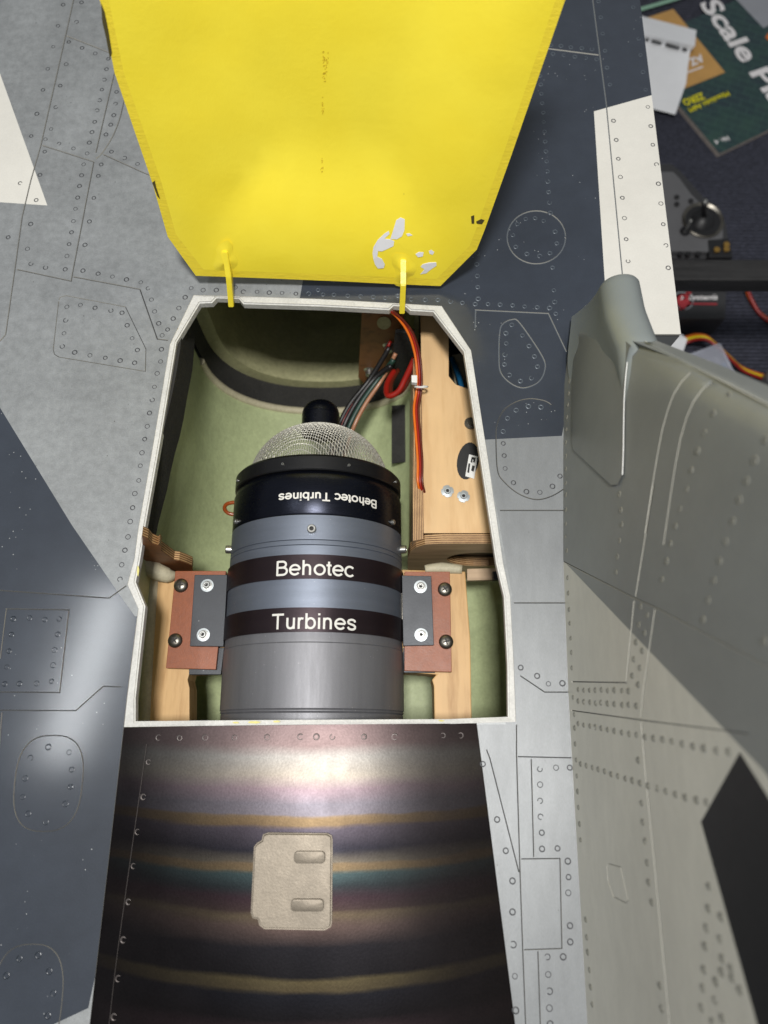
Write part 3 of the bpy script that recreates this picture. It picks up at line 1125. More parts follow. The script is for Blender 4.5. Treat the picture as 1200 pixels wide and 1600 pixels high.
cowl_rivets = Z(0, 1180, sA, [(870, 40), (840, 245), (807, 450), (782, 650), (753, 860), (723, 1083), (694, 1310), (668, 1535)]) + \
    Z(140, 1100, 0.3125, [(345, 168), (450, 170), (578, 168), (725, 168), (888, 166), (1054, 164)]) + \
    Z(460, 1100, 0.31667, [(108, 162), (187, 163), (343, 162), (494, 162), (733, 155), (820, 155)])
fin_rivets = Z(860, 420, 0.28333, [(127, 412), (120, 480), (112, 550), (105, 620), (100, 688), (95, 750), (90, 820), (87, 887), (85, 958), (85, 1035), (85, 1105), (85, 1183), (85, 1247), (85, 1330), (85, 1408), (85, 1475), (380, 1244), (388, 1330), (393, 1410), (380, 1500), (940, 700), (895, 797), (850, 905), (812, 1005), (777, 1110), (752, 1215), (715, 1325), (690, 1420), (662, 1515), (1178, 944), (1127, 1055), (1083, 1170), (1043, 1275), (1006, 1392), (967, 1505)])
fin_rivets += Z(740, 760, sG, [(380, 262), (383, 372), (386, 435), (389, 502), (392, 558), (396, 620), (398, 677), (400, 740), (405, 860), (410, 930), (412, 985), (414, 1050), (418, 1115), (604, 155), (595, 222), (586, 287), (580, 351), (803, 233), (787, 305), (768, 380), (1086, 60), (1057, 140), (1029, 228), (1003, 305), (980, 383), (956, 465), (936, 543), (1183, 632), (680, 490), (708, 525), (673, 565), (697, 598), (663, 635), (688, 670), (653, 705), (678, 740), (647, 772), (672, 808), (426, 828), (449, 831), (472, 831), (496, 831), (521, 829), (546, 831), (574, 831), (606, 834), (632, 834), (426, 875), (449, 878), (474, 880), (498, 884), (519, 882), (546, 885), (574, 888), (606, 891), (632, 890), (664, 895), (426, 967), (449, 973), (474, 977), (496, 981), (520, 986), (546, 992), (574, 997), (604, 1004), (634, 1010), (664, 1013), (699, 1022), (734, 1027), (772, 1034), (809, 1040), (851, 1050), (896, 1060), (940, 1068), (990, 1078), (1040, 1083)])
fin_rivets += Z(740, 1050, sG, [(436, 375), (459, 382), (484, 390), (508, 397), (534, 405), (561, 417), (588, 425), (619, 435), (648, 443), (679, 453), (712, 465), (748, 475), (784, 487), (824, 500), (864, 512), (910, 523), (950, 532), (672, 360), (685, 535), (690, 612), (700, 690), (708, 778), (714, 858), (727, 940), (421, 424), (424, 487), (427, 552), (432, 620), (436, 686), (457, 1010), (461, 1082), (465, 1143), (472, 1215), (477, 1285), (483, 1355), (760, 1280), (768, 1375), (960, 875), (958, 965), (950, 1045), (945, 1120), (940, 1215), (935, 1290), (930, 1370), (1010, 1000), (1005, 1090), (1050, 1210), (1015, 1170), (1013, 1225), (1055, 1250), (1088, 1300), (985, 1340), (1015, 1415), (990, 1265), (975, 1430)])


def dedupe(l, d=4.5):
    out = []
    for p in l:
        if all((p[0] - q[0]) ** 2 + (p[1] - q[1]) ** 2 > d * d for q in out):
            out.append(p)
    return out


deck_rivets, fin_rivets = dedupe(deck_rivets), dedupe(fin_rivets)

# ---- tail fin --------------------------------------------------------------
root_px = [(893, 500), (882, 600), (880, 700), (880, 870), (888, 1080), (902, 1330), (918, 1600), (930, 1800)]
root_w = [P(*p) for p in root_px]
CANT = math.tan(math.radians(5))


def fin_root_x(y):
    if y >= root_w[0].y:
        return root_w[0].x + (y - root_w[0].y) * 0.04
    for a, b in zip(root_w, root_w[1:]):
        if y >= b.y:
            return lerp(b.x, a.x, (y - b.y) / (a.y - b.y))
    return root_w[-1].x


LE0 = None


def FN(px, py, off=0.0):
    r = ray(px, py)
    x = 0.105
    for _ in range(25):
        t = x / r.x
        y, z = r.y * t, CAM_H + r.z * t
        x = 0.5 * x + 0.5 * (fin_root_x(y) + CANT * z - off)
    t = x / r.x
    return Vector((x, r.y * t, CAM_H + r.z * t))


FIN = [(893, 503), (902, 502), (908, 514), (940, 519), (987, 533), (1060, 571), (1120, 600), (1200, 643), (1290, 690), (1500, 800), (1560, 1200), (1500, 1800), (930, 1800), (918, 1600), (902, 1330), (888, 1080), (880, 870), (880, 700), (882, 600)]
fin_lines = [Z(740, 760, sG, l) for l in (
    [(362, 304), (660, 457), (740, 492), (1200, 735), (1700, 1000)], [(735, -10), (661, 448)], [(655, 466), (622, 800), (400, 796)],
    [(398, 913), (740, 960), (1020, 995), (1120, 1008)], [(740, 500), (690, 850), (683, 940)])]
fin_lines += [Z(860, 420, 0.28333, l) for l in ([(730, 570), (620, 880), (523, 1460)], [(840, 610), (720, 930), (625, 1520)])]
fin_lines += [Z(740, 1050, sG, l) for l in ([(684, 205), (700, 400), (740, 800), (800, 1435), (830, 1700)],)]
fin_lines += [(Z(740, 1050, sG, [(545, 780), (600, 795), (630, 930), (622, 942), (570, 915), (548, 850), (545, 788)]), 1.0)]
def resample(l, m_=14.0):
    out = []
    for a, b in zip(l, l[1:]):
        n_ = max(1, int((Vector(b) - Vector(a)).length / m_))
        out += [(lerp(a[0], b[0], k / n_), lerp(a[1], b[1], k / n_)) for k in range(n_)]
    return out + [l[-1]]


fin_lines = [resample(crm(l, False, 4) if len(l) > 2 and l[0][0] > 1030 else l) if isinstance(l, list) else l for l in fin_lines]
f_dark = [(860, 866), (881, 877), (985, 986), (1060, 1065), (1135, 1143), (1192, 1203), (1240, 1270), (1330, 1420), (1700, 1500), (1700, 500), (860, 400)]
f_black = [(1156, 1175), (1095, 1284), (1183, 1600), (1240, 1790), (1490, 1790), (1330, 1450), (1235, 1300)]
LE_PX = [(987, 533), (1060, 571), (1120, 600), (1200, 643), (1290, 690), (1500, 800)]
le_a, le_b = FN(987, 533), FN(1500, 800)
le_d = Vector((0, le_b.y - le_a.y, le_b.z - le_a.z)).normalized()
le_off = [[(x - o_ * 0.42, y + o_ * 0.9) for x, y in LE_PX[1:]] + [(1500 - o_, 800 + o_ * 0.9 + 4)] for o_ in (3, 7, 12, 18, 25, 33, 42)]
NOSE = 0.013


def FS(px, py, off=0.0):
    p = FN(px, py, off)
    q = Vector((0, p.y - le_a.y, p.z - le_a.z))
    al = q.dot(le_d)
    if al < 0:
        return p
    d = (q - le_d * al).length
    if d < NOSE:
        t = 1 - d / NOSE
        p.x += 0.006 * (1 - math.sqrt(max(0, 1 - t * t)))
    return p


fin_colour = [(f_dark, 1), (f_black, 2)]
pts_extra = []
for l in le_off:
    for a, b in zip(l, l[1:]):
        for k in range(8):
            pts_extra.append((lerp(a[0], b[0], k / 8), lerp(a[1], b[1], k / 8)))
vs_, tr_ = cdt(FIN, [], fin_colour, fin_lines, (880, 500, 1560, 1800, 60), 1.7, pts_extra)
FNRM = Vector((-1, 0, CANT)).normalized()
# solid core behind the skin gives the fin its thickness and rounded nose
V, F = [], []
TH = 0.012
ol = [FN(x, y, -0.0008) for x, y in FIN]
n = len(ol)
ol = [p + Vector((0.0005 if x < 1000 or y > 900 else 0.0055, 0, 0)) for p, (x, y) in zip(ol, FIN)]
V = list(ol) + [p + Vector((TH, 0, 0)) for p in ol]
F = [tuple(range(n)), tuple(reversed(range(n, 2 * n)))] + [(i, (i + 1) % n, n + (i + 1) % n, n + i) for i in range(n)]
fin = obj('tail_fin', V, F, 'fin_dark', jet)
panel_objs('skin_panel', vs_, tr_, lambda x, y: FS(x, y), ['fin_light', 'fin_dark', 'fin_black'], fin, FNRM, 0.0012)
for l in fin_lines:
    if isinstance(l, tuple):
        l = l[0]
    L, R = strip_polys(l, 4)
    V = [FS(p.x, p.y, -0.0005) for p in L] + [FS(p.x, p.y, -0.0005) for p in R]
    n = len(L)
    obj('panel_line', V, [(i, n + i, n + i + 1, i + 1) for i in range(n - 1)], 'groove_d', fin)
# rounded leading edge
le = [FN(x, y) + Vector((TH / 2, 0.0, 0.0)) for x, y in [(990, 536), (1060, 571), (1120, 600), (1200, 643), (1290, 690), (1500, 800)]]
Vt, Ft = tube([p + Vector((0.0008, -0.0022, -0.001)) for p in le], 0.0030, 16, 4)
o = obj('leading_edge', Vt, Ft, 'fin_dark', fin, None, True)

# fairing pod: blunt tube pointing forward out of the leading edge, sinking into the fin further aft
PZ = 0.066
pc = P(968, 446, PZ)
prof = [(pc.y, 0.0002), (pc.y, 0.0092), (pc.y - 0.0006, 0.0102), (pc.y - 0.002, 0.0106)]
V, F = [], []
NPOD = 36
ylist = [(pc.y + 0.0006, 0.0004), (pc.y + 0.0004, 0.0085), (pc.y - 0.0004, 0.0100), (pc.y - 0.002, 0.0106)]
ye = FN(958, 735).y
for k in range(1, 31):
    t = k / 30
    y = lerp(pc.y - 0.002, ye, t)
    ylist.append((y, 0.0106 * (1 - 0.12 * smooth(0.25, 1.0, t))))
for y, r in ylist:
    t = smooth(pc.y - 0.02, ye, y)
    pz = PZ + 0.46 * min(max(0.0, pc.y - y), 0.055)
    cx_ = fin_root_x(min(y, 0.25)) + CANT * pz + lerp(0.0060, 0.0106, t)
    for k in range(NPOD):
        a = 2 * math.pi * k / NPOD
        sn = math.sin(a)
        xx, zz = cx_ + r * math.cos(a), pz + 1.1 * r * sn
        yy = y
        if sn < 0:                      # the underside draws out into a keel that sweeps down and forward to the fin root
            q_ = (-sn) ** 1.2
            zz = lerp(pz, lerp(0.008, pz - r * 1.6, smooth(0.05, 0.9, t)), q_)
            fx_ = fin_root_x(min(y, 0.258)) + CANT * zz + lerp(0.0005, 0.004, t)
            xx = lerp(xx, fx_, q_ ** 0.75)
            yy = y + 0.016 * q_ * (1 - t) * min(1, r / 0.0085)
        V.append(Vector((xx, yy, zz)))
for j in range(len(ylist) - 1):
    for k in range(NPOD):
        F.append((j * NPOD + k, j * NPOD + (k + 1) % NPOD, (j + 1) * NPOD + (k + 1) % NPOD, (j + 1) * NPOD + k))
pod = obj('fairing_pod', V, F, 'pod', fin)
smooth_sharp(pod, 50)
# raised doubler plate around the pod
dp = [(906, 520), (897, 530), (894, 600), (893, 690), (896, 703), (955, 758), (965, 757), (972, 742), (973, 700), (974, 620), (978, 565), (983, 545), (986, 540), (975, 531), (940, 520)]
top = [FN(x, y, 0.0010) for x, y in dp]
V = top + [FN(x, y, -0.0004) for x, y in dp]
n = len(dp)
o = obj('doubler_plate', V, [tuple(range(n))] + [(i, (i + 1) % n, n + (i + 1) % n, n + i) for i in range(n)], 'fin_dark', fin)
smooth_sharp(o, 30)
wl = [FN(x, y, 0.0010) for x, y in [(980, 566), (977.5, 590), (975, 630), (974, 700), (972.5, 742)]]
Vt, Ft = tube(wl, 0.00028, 6, 4)
obj('chipped_edge', Vt, Ft, 'whitepl', fin)

# place rivets: the 300 nearest as single parts, the rest in one mesh per part
plist = []
for x, y in deck_rivets:
    blue = (in_poly((x, y), blue_tr) and not in_poly((x, y), white_r)) or in_poly((x, y), blue_l)
    plist.append((D(x, y), Vector((0, 0, 1)), ('rivet_b' if y < 700 else 'rivet_n') if blue else 'rivet_d', hull, 1.0))
for x, y in cowl_rivets:
    plist.append((CW(x, y), Vector((0, 0, 1)), 'rivet_c', cowl, 1.0))
for x, y in fin_rivets:
    plist.append((FS(x, y, 0.0001), FNRM, 'rivet_f', fin, 0.86))
cl = Vector((0, 0, CAM_H))
plist.sort(key=lambda r: (r[0] - cl).length)
rest = {}
for i, (p, nr, k, par, sc) in enumerate(plist):
    me = RV[k][random.choice((0, 0, 0, 1, 2, 2))]
    q = nr.to_track_quat('Z', 'Y') @ Matrix.Rotation(random.uniform(0, 6.28), 3, 'Z').to_quaternion()
    s = sc * random.uniform(0.92, 1.1)
    if i < 300:
        o = bpy.data.objects.new('rivet', me)
        COL.objects.link(o)
        adopt(o, par)
        o.location = p
        o.rotation_euler = q.to_euler()
        o.scale = (s, s, s)
    else:
        mb = rest.setdefault((par.name, k), (MB(), par, k))[0]
        mb.add([p + q @ (Vector(v.co) * s) for v in me.vertices], [tuple(f.vertices) for f in me.polygons])
for mb, par, k in rest.values():
    tag(mb.build('rivets', k, par, True), kind='stuff')

# ------------------------------------------------------------------ yellow hatch
HY, HZ, HT = 0.279, 0.006, math.radians(72)
HD = Vector((0, math.cos(HT), math.sin(HT)))       # up along the hatch
HN = Vector((0, -math.sin(HT), math.cos(HT)))      # inner face normal (towards the viewer)


def HP(px, py, off=0.0):
    r = ray(px, py)
    o = Vector((0, 0, CAM_H))
    p0 = Vector((0, HY, HZ)) + HN * off
    t = (p0 - o).dot(HN) / r.dot(HN)
    return o + r * t


hpx = [(306, 431), (420, 435), (540, 440), (620, 444), (688, 447), (745, 390), (757, 360), (800, 240), (883, 0), (985, -300), (92, -300), (156, 0), (179, 114), (238, 286), (262, 370)]
inner = [(318, 421), (420, 425), (540, 430), (620, 433), (682, 436), (734, 384), (745, 355), (788, 236), (868, 0), (968, -285), (108, -285), (170, 0), (193, 112), (252, 284), (275, 366)]
hmid = (520.0, 180.0)
vs_, tr_ = cdt(hpx, [], [(hpx, 0), (inner, 1)], [], (160, -280, 960, 430, 26))


def hatch_pt(x, y):
    p = HP(x, y)
    # the panel is dished: the middle lies further from the viewer than its border
    t = 1.0
    m_ = None
    dmin = 1e9
    for a, b in zip(inner, inner[1:] + inner[:1]):
        A, B, Q = Vector(a), Vector(b), Vector((x, y))
        k = max(0, min(1, (Q - A).dot(B - A) / (B - A).length_squared))
        dmin = min(dmin, (Q - (A + (B - A) * k)).length)
    if not in_poly((x, y), inner):
        dmin = 0
    d = smooth(10, 200, dmin)
    return p - HN * (0.016 * d)


V = [hatch_pt(v.x, v.y) for v in vs_]
F, MI = [], []
for t, ci in tr_:
    F.append(up_fix(V, t, HN))
    MI.append(1 if ci == 0 else 0)
cnt = {}
for f in F:
    for a, b in ((f[0], f[1]), (f[1], f[2]), (f[2], f[0])):
        cnt[(a, b)] = 1
low = {i: None for i in ()}
nV = len(V)
V2 = V + [p - HN * 0.0035 for p in V]
F2 = list(F) + [tuple(reversed([i + nV for i in f])) for f in F]
MI2 = list(MI) + [1] * len(F)
for (a, b) in list(cnt):
    if (b, a) not in cnt:
        F2.append((b, a, a + nV, b + nV))
        MI2.append(1)
hatch = obj('hatch', V2, F2, ['yellow', 'yellow_edge'], jet, MI2)
hatch['label'] = 'yellow inside of the raised engine hatch with chipped paint'
smooth_sharp(hatch, 50)


def blob(cx, cy, rx, ry, n=14, rough_=0.35, seed=1):
    rnd = random.Random(seed)
    return [(cx + rx * (1 + rnd.uniform(-rough_, rough_)) * math.cos(2 * math.pi * k / n), cy + ry * (1 + rnd.uniform(-rough_, rough_)) * math.sin(2 * math.pi * k / n)) for k in range(n)]


def on_hatch(name, pxs, mat, off=0.00025):
    top = [hatch_pt(x, y) + HN * off for x, y in pxs]
    return prism(top, -HN * 0.0004, name, mat, hatch)


zc = lambda pts: Z(500, 0, 0.33333, pts)
for pts in ([(330, 1130), (345, 1090), (358, 1055), (378, 1045), (398, 1052), (396, 1095), (384, 1120), (360, 1132)],
            [(250, 1165), (270, 1135), (300, 1110), (322, 1098), (326, 1110), (300, 1130), (330, 1132), (348, 1140), (344, 1160), (315, 1172), (290, 1182), (272, 1180), (268, 1205), (290, 1215), (304, 1240), (298, 1256), (272, 1258), (258, 1240), (250, 1215), (246, 1190)],
            [(470, 1285), (490, 1262), (472, 1250), (480, 1240), (510, 1232), (545, 1230), (546, 1245), (520, 1262), (498, 1280)],
            [(448, 1195), (462, 1186), (486, 1186), (482, 1204), (460, 1208)], [(510, 1180), (522, 1174), (536, 1184), (528, 1196), (514, 1192)], [(404, 1110), (420, 1108), (434, 1116), (412, 1120)]):
    on_hatch('paint_chip', zc(pts), 'chip')
random.seed(3)
# runs of oil down the middle, scuffs along the edge
for cx, cy, rx, ry, nn in ((505, 118, 6, 14, 26), (505, 140, 4, 14, 18), (502, 196, 3, 6, 8), (501, 285, 3, 5, 8), (513, 12, 1.5, 8, 5), (501, 270, 1.2, 8, 5), (502, 184, 1, 8, 5)):
    for _ in range(nn):
        on_hatch('oil_spot', blob(cx + random.gauss(0, 0.45) * rx, cy + random.gauss(0, 0.45) * ry, random.uniform(0.5, 1.3), random.uniform(0.6, 1.8), 6, 0.3, random.random()), 'stain', 0.0001)
on_hatch('scuff', [(736, 338), (741, 336), (741, 349), (737, 349)], 'scuff')
on_hatch('scuff', [(744, 346), (752, 342), (757, 344), (753, 350), (745, 349)], 'scuff')
on_hatch('scuff', [(158, 4), (164, 20), (170, 50), (175, 82), (172, 92), (166, 60), (160, 34)], 'scuff')
on_hatch('scuff', [(238, 285), (242, 282), (244, 292), (250, 310), (246, 306)], 'scuff', 0.0004)

# hinge arms: flat gooseneck strips glued to the hatch
for bx, by, tx, ty in ((352, 392, 362, 476), (630, 408, 628, 486)):
    a = HP(bx, by) + HN * -0.001
    b = P((bx + tx) / 2 + 1, (by + ty) / 2 - 4, 0.016)
    c = P(tx, ty, -0.004)
    cx = c.x
    prof = []
    mid = [a, lerp(a, b, 0.5), b, lerp(b, c, 0.55), c]
    # strip thickness in X, breadth perpendicular in YZ
    br = [0.0035, 0.003, 0.003, 0.003, 0.0032]
    L_, R_ = [], []
    for i, p in enumerate(mid):
        d = (mid[min(i + 1, 4)] - mid[max(0, i - 1)])
        d = Vector((0, d.y, d.z)).normalized()
        nn = Vector((0, d.z, -d.y))
        L_.append(p + nn * br[i])
        R_.append(p - nn * br[i])
    V, F = [], []
    for i in range(5):
        for p in (L_[i], R_[i]):
            for s in (-1, 1):
                V.append(p + Vector((s * 0.0017, 0, 0)))
    for i in range(4):
        k = i * 4
        F += [(k, k + 1, k + 5, k + 4), (k + 2, k + 6, k + 7, k + 3), (k, k + 4, k + 6, k + 2), (k + 1, k + 3, k + 7, k + 5)]
    F += [(0, 2, 3, 1), (16, 17, 19, 18)]
    o = obj('hinge_arm', V, F, 'yellow', hatch)
    bm = bmesh.new()
    bm.from_mesh(o.data)
    bmesh.ops.recalc_face_normals(bm, faces=bm.faces)
    bmesh.ops.bevel(bm, geom=list(bm.edges), offset=0.0004, segments=2, affect='EDGES')
    bm.to_mesh(o.data)
    bm.free()
    # glue fillet
    V, F = [], []
    ng, mg = 18, 6
    for j in range(mg + 1):
        rr = 1 - j / mg
        for k in range(ng):
            an = 2 * math.pi * k / ng
            wob = 1 + 0.18 * math.sin(3 * an + bx) + 0.1 * math.sin(5 * an + 1.3)
            px, py = bx + 20 * rr * wob * math.cos(an), by + 14 + 26 * rr * wob * math.sin(an)
            V.append(HP(px, py) + HN * (-0.0004 + 0.0030 * (1 - rr) ** 1.2))
    for j in range(mg):
        for k in range(ng):
            F.append((j * ng + k, j * ng + (k + 1) % ng, (j + 1) * ng + (k + 1) % ng, (j + 1) * ng + k))
    o = obj('glue_fillet', V, F, 'yellow', hatch)
    smooth_sharp(o, 80)

# ------------------------------------------------------------------ engine bay interior
XC = -0.0445


def u_prof(xl, xr, ztop, zc_, depth, n_, N=36, ztr=None):
    pts = [(xl, ztop)]
    c, w_ = (xl + xr) / 2, (xr - xl) / 2
    for k in range(N + 1):
        a = math.pi * k / N
        cs, sn = math.cos(a), math.sin(a)
        pts.append((c - w_ * math.copysign(abs(cs) ** (2 / n_), cs), zc_ - depth * abs(sn) ** (2 / n_)))
    pts.append((xr, ztop if ztr is None else ztr))
    return pts


def loft_u(rows, name, mat, parent):
    V, F = [], []
    for y, pr in rows:
        for x, z in pr:
            V.append(Vector((x, y, z)))
    m = len(rows[0][1])
    for j in range(len(rows) - 1):
        for i in range(m - 1):
            a = j * m + i
            F.append((a, a + m, a + m + 1, a + 1))
    o = obj(name, V, F, mat, parent)
    return smooth_sharp(o, 60)


YW = 0.268
rows = []
for k in range(49):
    y = lerp(-0.07, YW, k / 48)
    b = smooth(0.10, 0.2, y)
    b2 = smooth(0.1275, 0.1345, y)
    rows.append((y, u_prof(lerp(-0.152, -0.136, b), lerp(0.100, 0.0275, b2), -0.004, -0.075, 0.088, lerp(3.0, 2.3, b), 36, lerp(-0.004, -0.0745, smooth(0.05, 0.085, y)))))
liner = loft_u(rows, 'bay_liner', 'green', jet)
pr = rows[-1][1]
Vt, Ft = tube([Vector((x, YW, z)) for x, z in pr[1:-1]], 0.0032, 10, 1)
o = obj('former_edge', Vt, Ft, 'cream', jet)
smooth_sharp(o, 60)
inn = [(XC - 0.005 + (x - XC + 0.005) * 0.985, z + 0.0006) for x, z in pr]
loft_u([(YW + 0.002, inn), (YW + 0.022, inn)], 'former_shade_band', 'foam', jet)  # ring thickness, with the shadowed gap behind it painted as dark colour
loft_u([(YW + 0.022, inn), (YW + 0.023, u_prof(-0.125, 0.022, -0.004, -0.075, 0.078, 2.3)), (0.36, u_prof(-0.13, 0.03, -0.004, -0.07, 0.10, 2.6)), (0.46, u_prof(-0.13, 0.03, -0.004, -0.07, 0.11, 2.6))], 'front_bay_liner', 'olive', jet)
obj('front_bulkhead', [(-0.2, 0.45, -0.2), (0.12, 0.45, -0.2), (0.12, 0.45, 0), (-0.2, 0.45, 0)], [(0, 1, 2, 3)], 'olive', jet)
obj('rear_bulkhead', [(-0.2, -0.06, -0.2), (0.12, -0.06, -0.2), (0.12, -0.06, -0.004), (-0.2, -0.06, -0.004)], [(0, 1, 2, 3)], 'foam', jet)

# black foam strip down the left wall
yl0, yl1 = P(230, 850, -0.03).y, 0.262
V, F = [], []
for j in range(13):
    y = lerp(yl0, yl1, j / 12)
    x = lerp(-0.1500, -0.1335, smooth(0.08, 0.25, y))
    for dx, dz in ((0, -0.003), (0.004, -0.003), (0.0050, -0.030 + 0.001 * math.sin(j * 1.7)), (0, -0.031)):
        V.append(Vector((x + dx, y, dz)))
for j in range(12):
    for i in range(3):
        a = j * 4 + i
        F.append((a, a + 1, a + 5, a + 4))
obj('foam_strip', V, F, 'foam', jet)
# tape patch on the right of the trough + dark strap in front
def patch(name, pxs, z, mat, th=0.001):
    return prism([P(x, y, z) for x, y in pxs], (0, 0, -th), name, mat, jet)


patch('tape_patch', [(612, 634), (648, 630), (648, 720), (612, 724)], -0.125, 'foam')

# wooden bracket and bolts under the front deck
yb = 0.285
wb = prism([PY(x, y, yb) for x, y in [(566, 480), (632, 480), (628, 560), (604, 590), (570, 600), (560, 590)]], (0, 0.006, 0), 'wood_bracket', 'wood_red', jet)
for cx, cy, r in ((600, 505, 11),):
    ring = [PY(*p, yb - 0.0006) for p in ell(cx, cy, r, r * 0.9, 16)[:-1]]
    prism(ring, (0, 0.0004, 0), 'lightening_hole', 'olive', wb)
for cx, cy in ((607, 540), (577, 578)):
    c = PY(cx, cy, yb)
    lathe_obj('bolt', [(yb - 0.005, 0.0016), (yb - 0.005, 0.003), (yb - 0.001, 0.0032), (yb, 0.0045)], (c.x, 0, c.z), 'steel', wb, 'Y', 14)
st = prism([PY(x, y, yb - 0.012) for x, y in [(618, 520), (648, 520), (650, 600), (634, 628), (606, 622)]], (0, 0.003, 0), 'dark_strap', 'foam', jet)

# plywood tray on the right
ZT = -0.045
tray_px = [(657, 474), (701, 474), (701, 588), (712, 601), (775, 622), (880, 622), (880, 833), (662, 833)]
tray = prism([P(x, y, ZT) for x, y in tray_px], (0, 0, -0.004), 'plywood_tray', ['wood', 'ply_x'], jet, mi_side=1)
side = prism([P(x, y, ZT + 0.0015) for x, y in [(646, 560), (659, 560), (662, 842), (645, 845)]], (0, 0, -0.10), 'plywood_side', ['ply_x', 'wood_dk'], jet, mi_side=1)
# dark well under the cut-out, with a blue tube and pale foam in it
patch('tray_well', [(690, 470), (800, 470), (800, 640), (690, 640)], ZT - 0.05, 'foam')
patch('pale_block', [(706, 555), (745, 548), (760, 640), (715, 640)], ZT - 0.035, 'cream', 0.01)
tb = [P(706, 560, ZT - 0.03), P(716, 585, ZT - 0.022), P(724, 612, ZT - 0.02), P(735, 640, ZT - 0.03)]
Vt, Ft = tube(tb, 0.002, 8, 5)
tag(obj('blue_tube', Vt, Ft, 'bluew', None, None, True), 'short blue air tube showing in the cut-out of the plywood tray', 'tube')
# T-nuts and washers
def disc_stack(name, c, prof, mat, parent, n=18):
    return lathe_obj(name, [(c.z + a, r) for a, r in prof], c, mat, parent, 'Z', n)


for x, y, sd in ((699, 768, 1), (724, 776, 2)):
    c = P(x, y, ZT)
    rnd = random.Random(sd)
    N = 24
    V, F = [], []
    rad = [0.0042 * (0.82 if k % 6 == 0 else 1.0) for k in range(N)]
    for r_, z_ in ((1, 0), (1, 0.0008), (0.5, 0.0010), (0.42, 0.0020), (0.28, 0.0020), (0.26, -0.001)):
        for k in range(N):
            a = 2 * math.pi * k / N + sd
            rr = rad[k] * r_ if r_ == 1 else 0.0042 * r_
            V.append(c + Vector((rr * math.cos(a), rr * math.sin(a), z_)))
    for j in range(5):
        for k in range(N):
            F.append((j * N + k, j * N + (k + 1) % N, (j + 1) * N + (k + 1) % N, (j + 1) * N + k))
    o = obj('t_nut', V, F, 'zinc', tray)
    smooth_sharp(o, 30)
    disc_stack('screw_hole', c + Vector((0, 0, -0.0012)), [(0, 0.0001), (0.0016, 0.0011), (0.0017, 0.0001)], 'screw_hole', o, 10)
c = P(735, 662, ZT)
disc_stack('washer', c, [(0, 0.0042), (0.0012, 0.0042), (0.0013, 0.0019), (0.0028, 0.0019), (0.0028, 0.0008)], 'steel_dk', tray)
# oval hole with a black unit and its printed mark below
ho = [P(x, y, ZT + 0.0004) for x, y in [(p[0] + 0.12 * (720 - p[1]), p[1]) for p in ell(731, 720, 17, 29, 22)[:-1]]]
hole = prism(ho, (0, 0, -0.0003), 'oval_opening', 'black', tray)
lb = [P(x, y, ZT + 0.0006) for x, y in [(727, 744), (733, 710), (746, 713), (741, 748)]]
prism(lb, (0, 0, -0.0002), 'printed_mark', 'whitepl', hole)
for q in ([(730, 738), (732, 724), (735, 724), (733, 739)], [(735, 722), (737, 714), (743, 715), (742, 723), (739, 722), (740, 718), (738, 718), (738, 723)], [(736, 735), (738, 727), (742, 728), (740, 737)]):
    prism([P(x, y, ZT + 0.0008) for x, y in q], (0, 0, -0.0002), 'printed_glyph', 'black', hole)

# right former: plywood plate across the bay with laminated top edge and a round hole
yf = P(700, 849, -0.040).y
fo = [(637, 960), (637, 872), (641, 862), (650, 855), (664, 850.5), (690, 849), (860, 849), (860, 960)]
ho2 = [(x, y) for x, y in ell(752, 874, 54, 10.5, 28)[:-1]]
vs_, tr_ = cdt(fo, [ho2])
A = [PY(v.x, v.y, yf) for v in vs_]
F = [up_fix(A, t, Vector((0, -1, 0))) for t, _ in tr_]
MI = [0] * len(F)
nA = len(A)
A2 = A + [p + Vector((0, 0.0062, 0)) for p in A]
cnt = {(a, b): 1 for f in F for a, b in ((f[0], f[1]), (f[1], f[2]), (f[2], f[0]))}
F2 = list(F) + [tuple(reversed([i + nA for i in f])) for f in F]
MI = [0] * len(F2)
for (a, b) in list(cnt):
    if (b, a) not in cnt:
        F2.append((b, a, a + nA, b + nA))
        MI.append(1)
obj('plywood_former', A2, F2, ['wood_dk', 'ply_y'], jet, MI)
# metal bar and small switch behind the hole
prism([PY(x, y, yf + 0.0066) for x, y in [(680, 852), (830, 852), (830, 900), (680, 900)]], (0, 0.0006, 0), 'hole_shade_panel', 'black', jet)  # added black panel stands in for the shade inside the hole
prism([PY(x, y, yf + 0.0060) for x, y in [(700, 869), (830, 871), (830, 879), (700, 878)]], (0, 0.0005, 0), 'alloy_bar', 'steel_dk', jet)
prism([P(x, y, -0.09) for x, y in [(730, 889), (800, 887), (800, 905), (730, 907)]], (0, 0, -0.004), 'cross_batten', 'wood_dk', jet)
prism([P(x, y, -0.082) for x, y in [(770, 893), (780, 892), (781, 905), (771, 906)]], (0, 0, -0.006), 'latch_block', 'black', jet)

# left former: broken plywood corner
yfl = P(260, 872, -0.035).y
jag = [(222, 838), (231, 842), (237, 849), (246, 853), (249, 850), (252, 855), (251, 860), (262, 868), (272, 875), (280, 876), (291, 880), (300, 884), (301, 892), (296, 925), (225, 925)]
lf = prism([PY(x, y, yfl) for x, y in jag], (0, 0.006, 0), 'broken_plywood_former', ['wood_red', 'ply_y'], jet, mi_side=1)
# glue lump beside it
Vt, Ft = tube([P(222, 872, -0.045), P(240, 890, -0.05), P(262, 899, -0.054), P(275, 898, -0.056)], [0.004, 0.006, 0.005, 0.002], 10, 4)
obj('glue_lump', Vt, Ft, 'cream', jet, None, True)

